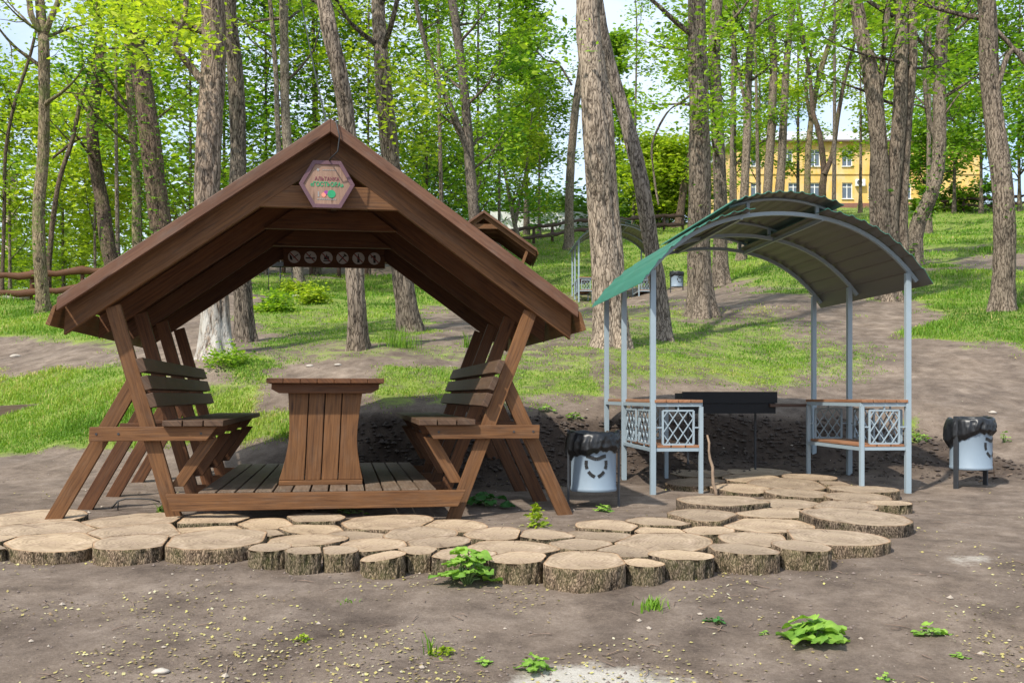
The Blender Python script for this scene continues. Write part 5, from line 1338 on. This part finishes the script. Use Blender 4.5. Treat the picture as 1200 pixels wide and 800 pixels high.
# ray-march all points onto the terrain at once
ds = np.geomspace(9, 100, 260); lo = np.full(n, np.nan)
xx = (px[:, None] - 600) / F
found = np.zeros(n, bool); dd = np.zeros(n)
for a in range(len(ds)):
    x = (px - 600) / F * ds[a]; q = HY + F * (H - zbase(x, np.full(n, ds[a]))) / ds[a]
    hitm = (~found) & (q <= py); dd[hitm] = ds[a] - rg.uniform(0, 1, int(hitm.sum())) * (ds[a] - ds[max(a - 1, 0)]); found |= hitm
x = (px - 600) / F * dd
gm = gmask(px + 70 * fbm(x * .6, dd * .6, 21.0, 6), py + 20 * fbm(x * .6, dd * .6, 31.0, 6))
prob = gm * .95 + .55 * fbm(x * .9, dd * .9, 7.0, 4) + .35 * vn(x * 3.1, dd * 3.1, 2.0) - .14
ok = found & (gm > .03) & (prob > rg.uniform(.02, .85, n)) & (dd > 9)
px, py, x, dd, gm = px[ok], py[ok], x[ok], dd[ok], gm[ok]; z = zg(x, dd)
tall = np.clip((gm - .5) * 2, 0, 1)
hh = (.022 + .055 * tall * (.4 + 1.6 * np.clip(vn(x * 1.7, dd * 1.7, 8.0), 0, 1)) * (.6 + .5 * vn(x * .8, dd * .8, 3.0))) * np.clip(dd / 13, .9, 2.2) * np.where((px < 350) & (py > 420), 1.35, 1)
tone = np.clip(.5 + .5 * fbm(x * .6, dd * .6, 9.0, 3) + np.where(gm < .7, .12, 0), 0, .9)
tone = np.where(rg.uniform(0, 1, len(x)) < .03, 1.0, tone)
V, Ft, T = blades(x, dd, z, hh, rg, 3, .010 * np.clip(dd / 11, 1, 5), .03 * np.clip(dd / 10, 1, 5), tone)
o = npmesh('meadow_grass', V, Ft, M['grass'], None, False, T); tag(o, 'patchy short green grass on the slope', 'grass', kind='stuff')
def tuft(lab, px, py, wpx, hpx, n=60, seed=1):
    x, d, z = hit(px, py, 3.2, 14); s = d / F; rg = np.random.default_rng(seed)
    V, Ft, T = blades(np.zeros(n), np.zeros(n), np.zeros(n), np.full(n, hpx * s), rg, 1, np.full(n, .009), np.full(n, wpx * s * .2), np.full(n, .5)); o = npmesh('grass_tuft', V, Ft, M['grass'], None, False, T); o.location = (x, d, z); tag(o, lab, 'grass tuft', 'grass tufts in the bare earth')
tuft('grass tuft in the bare earth below the smallest front stump', 766, 712, 44, 17, 70, 1)
tuft('sparse grass tuft at the bottom, left of the sand patch', 505, 766, 16, 30, 12, 2)
tuft('tiny grass tuft in the earth below the split stump', 406, 705, 22, 6, 22, 3)
tuft('grass tuft under the left bench by the bent wire', 196, 603, 24, 20, 30, 4)
tuft('tall grass tuft behind the gazebo, right of the grey-brown trunk', 470, 408, 50, 26, 160, 6)
tuft('grass tuft on the dirt between far trees and right bench', 548, 395, 14, 20, 40, 7)
# fallen elm seeds, soil crumbs, twigs
rg = np.random.default_rng(12)
n = 11000; px = rg.uniform(-50, 1250, n); py = 560 + 260 * rg.uniform(0, 1, n) ** .8
n2 = 5000; px = np.append(px, rg.uniform(-50, 1250, n2)); py = np.append(py, rg.uniform(400, 600, n2)); n += n2
found = np.zeros(n, bool); dd = np.zeros(n)
for a in np.geomspace(3.2, 30, 700):
    q = HY + F * (H - zbase((px - 600) / F * a, np.full(n, a))) / a; h_ = (~found) & (q <= py); dd[h_] = a; found |= h_
x = (px - 600) / F * dd; y = dd + rg.uniform(-.02, .02, n)
edge = np.exp(-((py - 690) / 22.0) ** 2) * (px < 1000)
ok = (2.4 * fbm(x * 1.9, y * 1.9, 11.0, 5) + .55 * edge - .5 * (py < 560) > rg.uniform(.12, 1.2, n)); x, y = x[ok], y[ok]; m = len(x)
inside = np.zeros(m, bool)
for cx, cy, r in Q: inside |= (np.hypot(x - cx, y - cy) < r * .95)
top = rg.uniform(0, 1, m) < 0.0
x, y = x[~inside], y[~inside]; m = len(x); z = zg(x, y) + .006
sz = rg.uniform(.004, .011, m); a = rg.uniform(0, 6.28, m); ux = np.stack([np.cos(a), np.sin(a), rg.normal(size=m) * .25], 1) * sz[:, None]; uy = np.stack([-np.sin(a), np.cos(a), rg.normal(size=m) * .25], 1) * sz[:, None] * .7
c = np.stack([x, y, z], 1); V = np.stack([c - ux, c - uy, c + ux, c + uy], 1).reshape(-1, 3)
m_seed = leafmat('fallen_seed', [(0, (.20, .14, .08)), (.35, (.32, .26, .10)), (.8, (.46, .42, .14)), (1, (.50, .46, .34))], .1, 1)
o = npmesh('fallen_seeds', V, np.arange(4 * m).reshape(m, 4), m_seed, None, False, np.repeat(rg.uniform(0, 1, m), 4)); tag(o, 'scattered yellowish fallen tree seeds and petals', 'litter', kind='stuff')
# soil crumbs and stones: low polyhedra
def crumbs(name, lab, n, pxr, pyr, smin, smax, mat, dens=None, seed=3, kind='stuff'):
    rg = np.random.default_rng(seed); px = rg.uniform(*pxr, n); py = rg.uniform(*pyr, n); found = np.zeros(n, bool); dd = np.zeros(n)
    for a in np.geomspace(3.2, 30, 700):
        q = HY + F * (H - zbase((px - 600) / F * a, np.full(n, a))) / a; h_ = (~found) & (q <= py); dd[h_] = a; found |= h_
    x = (px - 600) / F * dd; y = dd
    if dens is not None: k = dens(x, y, px, py) > rg.uniform(0, 1, n); x, y = x[k], y[k]
    m = len(x); s = smin + (smax - smin) * rg.uniform(0, 1, m) ** 3; oct_ = np.array([[1, 0, 0], [0, 1, 0], [-1, 0, 0], [0, -1, 0], [0, 0, .7], [.2, .1, -.7]]); 
    V = (oct_[None] * (s[:, None, None] * rg.uniform(.6, 1.3, (m, 6, 3)))); a = rg.uniform(0, 6.28, m); ca, sa = np.cos(a)[:, None], np.sin(a)[:, None]
    Vx = V[..., 0] * ca - V[..., 1] * sa; Vy = V[..., 0] * sa + V[..., 1] * ca; V = np.stack([Vx + x[:, None], Vy + y[:, None], V[..., 2] + (zg(x, y) + s * .25)[:, None]], -1).reshape(-1, 3)
    f0 = np.array([[0, 1, 4], [1, 2, 4], [2, 3, 4], [3, 0, 4], [1, 0, 5], [2, 1, 5], [3, 2, 5], [0, 3, 5]]); Fq = (np.arange(m)[:, None, None] * 6 + f0[None]).reshape(-1, 3)
    o = npmesh(name, V, Fq, mat, None, False, np.repeat(rg.uniform(0, 1, m), 6)); tag(o, lab, 'soil', kind=kind)
def _nod(x, y):
    r = np.ones(len(x), bool)
    for cx, cy, q in Q: r &= (np.hypot(x - cx, y - cy) > q * 1.02)
    return r
crumbs('soil_crumbs', 'loose soil crumbs on the bare earth', 7000, (-40, 1240), (560, 815), .002, .012, simple('soil_crumb', (.16, .125, .105), .95, 0, .3, 30), lambda x, y, px, py: _nod(x, y) * np.clip(.35 + 1.6 * fbm(x * 1.3, y * 1.3, 17.0, 4), 0, 1))
crumbs('bank_clods', 'dark clods and stones on the cut earth bank', 9000, (300, 1240), (470, 575), .006, .04, simple('dark_clod', (.06, .045, .036), .95, 0, .35, 20), lambda x, y, px, py: bankmask(x, y) * .9, 8)
crumbs('pale_chips', 'small pale chips and stones scattered on the earth', 420, (-40, 1240), (400, 810), .003, .018, simple('pale_chip', (.34, .29, .235), .9, 0, .2, 20), lambda x, y, px, py: _nod(x, y) * .8, 9)
# single stones one can point at
for i, (px, py, w, lab) in enumerate([(188, 788, 20, 'flat pale stone at the bottom left of the bare earth'), (18, 418, 12, 'white stone on the dirt track at the left'), (363, 430, 9, 'small pale stone on the track left of the trunk seen through the gazebo'), (396, 427, 9, 'small pale stone on the track below the grey-brown trunk'), (347, 348, 10, 'stone on the far side of the gazebo opening'), (1163, 484, 10, 'white stone on the bank right of the lone litter bin')]):
    x, d, z = hit(px, py, 3.2, 40); s = w * d / F / 2; rg = np.random.default_rng(i + 50); mb = MB(); V = []
    K, J = 14, 8
    for j in range(J + 1):
        ph = math.pi * j / J
        for k in range(K): th = 2 * math.pi * k / K; V.append((math.sin(ph) * math.cos(th), math.sin(ph) * math.sin(th), math.cos(ph)))
    V = np.array(V); f = 1 + .35 * fbm(V[:, 0] * 1.6 + i * 3, V[:, 1] * 1.6, V[:, 2] * 1.6, 3); V = V * f[:, None] * np.array([s, s * .7, s * .4])
    mb.add(V, [(j * K + k, (j + 1) * K + k, (j + 1) * K + (k + 1) % K, j * K + (k + 1) % K) for j in range(J) for k in range(K)], None, True); o = mb.build('stone', simple('pale_stone', (.38, .34, .29), .9, 0, .2, 30, .3)); o.location = (x, d, z + s * .15); tag(o, lab, 'stone', 'loose pale stones')
# twigs
rg = np.random.default_rng(31); mb = MB()
for k in range(150):
    px, py = rg.uniform(-20, 1220), rg.uniform(600, 800) if k < 110 else rg.uniform(440, 600); x, d, z = hit(px, py, 3.2, 14)
    if not _nod(np.array([x]), np.array([d]))[0]: continue
    a = rg.uniform(0, 3.14); l = rg.uniform(.015, .06); zz = lambda q: zat(x + math.cos(a) * l * q, d + math.sin(a) * l * q) + .006
    mb.tube([(x - math.cos(a) * l, d - math.sin(a) * l, zz(-1)), (x + rg.normal() * .006, d + rg.normal() * .01, zz(0) + .004), (x + math.cos(a) * l, d + math.sin(a) * l, zz(1))], [.0018, .0025, .001], 5)
o = mb.build('scattered_twigs', simple('fallen_twig', (.17, .12, .09), .9, 0, .3)); tag(o, 'thin dry twigs strewn over the earth', 'litter', kind='stuff')
# ---------------------------------------------------------------- light, sky, camera
w = bpy.data.worlds.new('World'); scene.world = w; w.use_nodes = True; nt = w.node_tree
EL, AZ = R(50), math.atan2(-.62, -.78)      # sun to the front left of the scene, behind the camera's left shoulder
bg = nt.nodes['Background']; sky = nt.nodes.new('ShaderNodeTexSky'); sky.sky_type = 'NISHITA'; sky.sun_disc = False; sky.sun_elevation = EL
sky.sun_rotation = AZ; sky.air_density = 1.0; sky.dust_density = 1.5; sky.ozone_density = 1.5
tc = N(nt, 'ShaderNodeTexCoord').outputs['Generated']; cl = noise(nt, mapping(nt, tc, (1, 1, 2.2)), 2.6, 7, .6, .3)
cf = ramp(nt, cl, [(.36, (0, 0, 0)), (.56, (1, 1, 1))]).outputs[0]
cc = mixc(nt, math_(nt, 'ADD', math_(nt, 'MULTIPLY', cf, .6), .25), sky.outputs[0], (3.9, 4.45, 5.2))
L(nt, cc, bg.inputs['Color']); bg.inputs['Strength'].default_value = .15
sun = bpy.data.lights.new('sun', 'SUN'); sun.energy = 3.4; sun.angle = R(1.2); sun.color = (1, .94, .84)
so = bpy.data.objects.new('sun', sun); COL.objects.link(so)
sd = Vector((-.62 * math.cos(EL) / math.hypot(.62, .78), -.78 * math.cos(EL) / math.hypot(.62, .78), math.sin(EL)))
so.rotation_euler = sd.to_track_quat('Z', 'Y').to_euler(); so.location = sd * 30
cam = bpy.data.cameras.new('camera'); co = bpy.data.objects.new('camera', cam); COL.objects.link(co)
co.location = (0, 0, H); co.rotation_euler = (R(90), 0, 0); cam.sensor_width = 36; cam.lens = 36; cam.shift_y = (HY - 400) / 1200; cam.clip_start = .1; cam.clip_end = 2000
scene.camera = co
scene.view_settings.view_transform = 'Standard'; scene.view_settings.look = 'None'; scene.view_settings.gamma = 1; scene.view_settings.exposure = .82
scene.cycles.max_bounces = 7; scene.cycles.transparent_max_bounces = 8
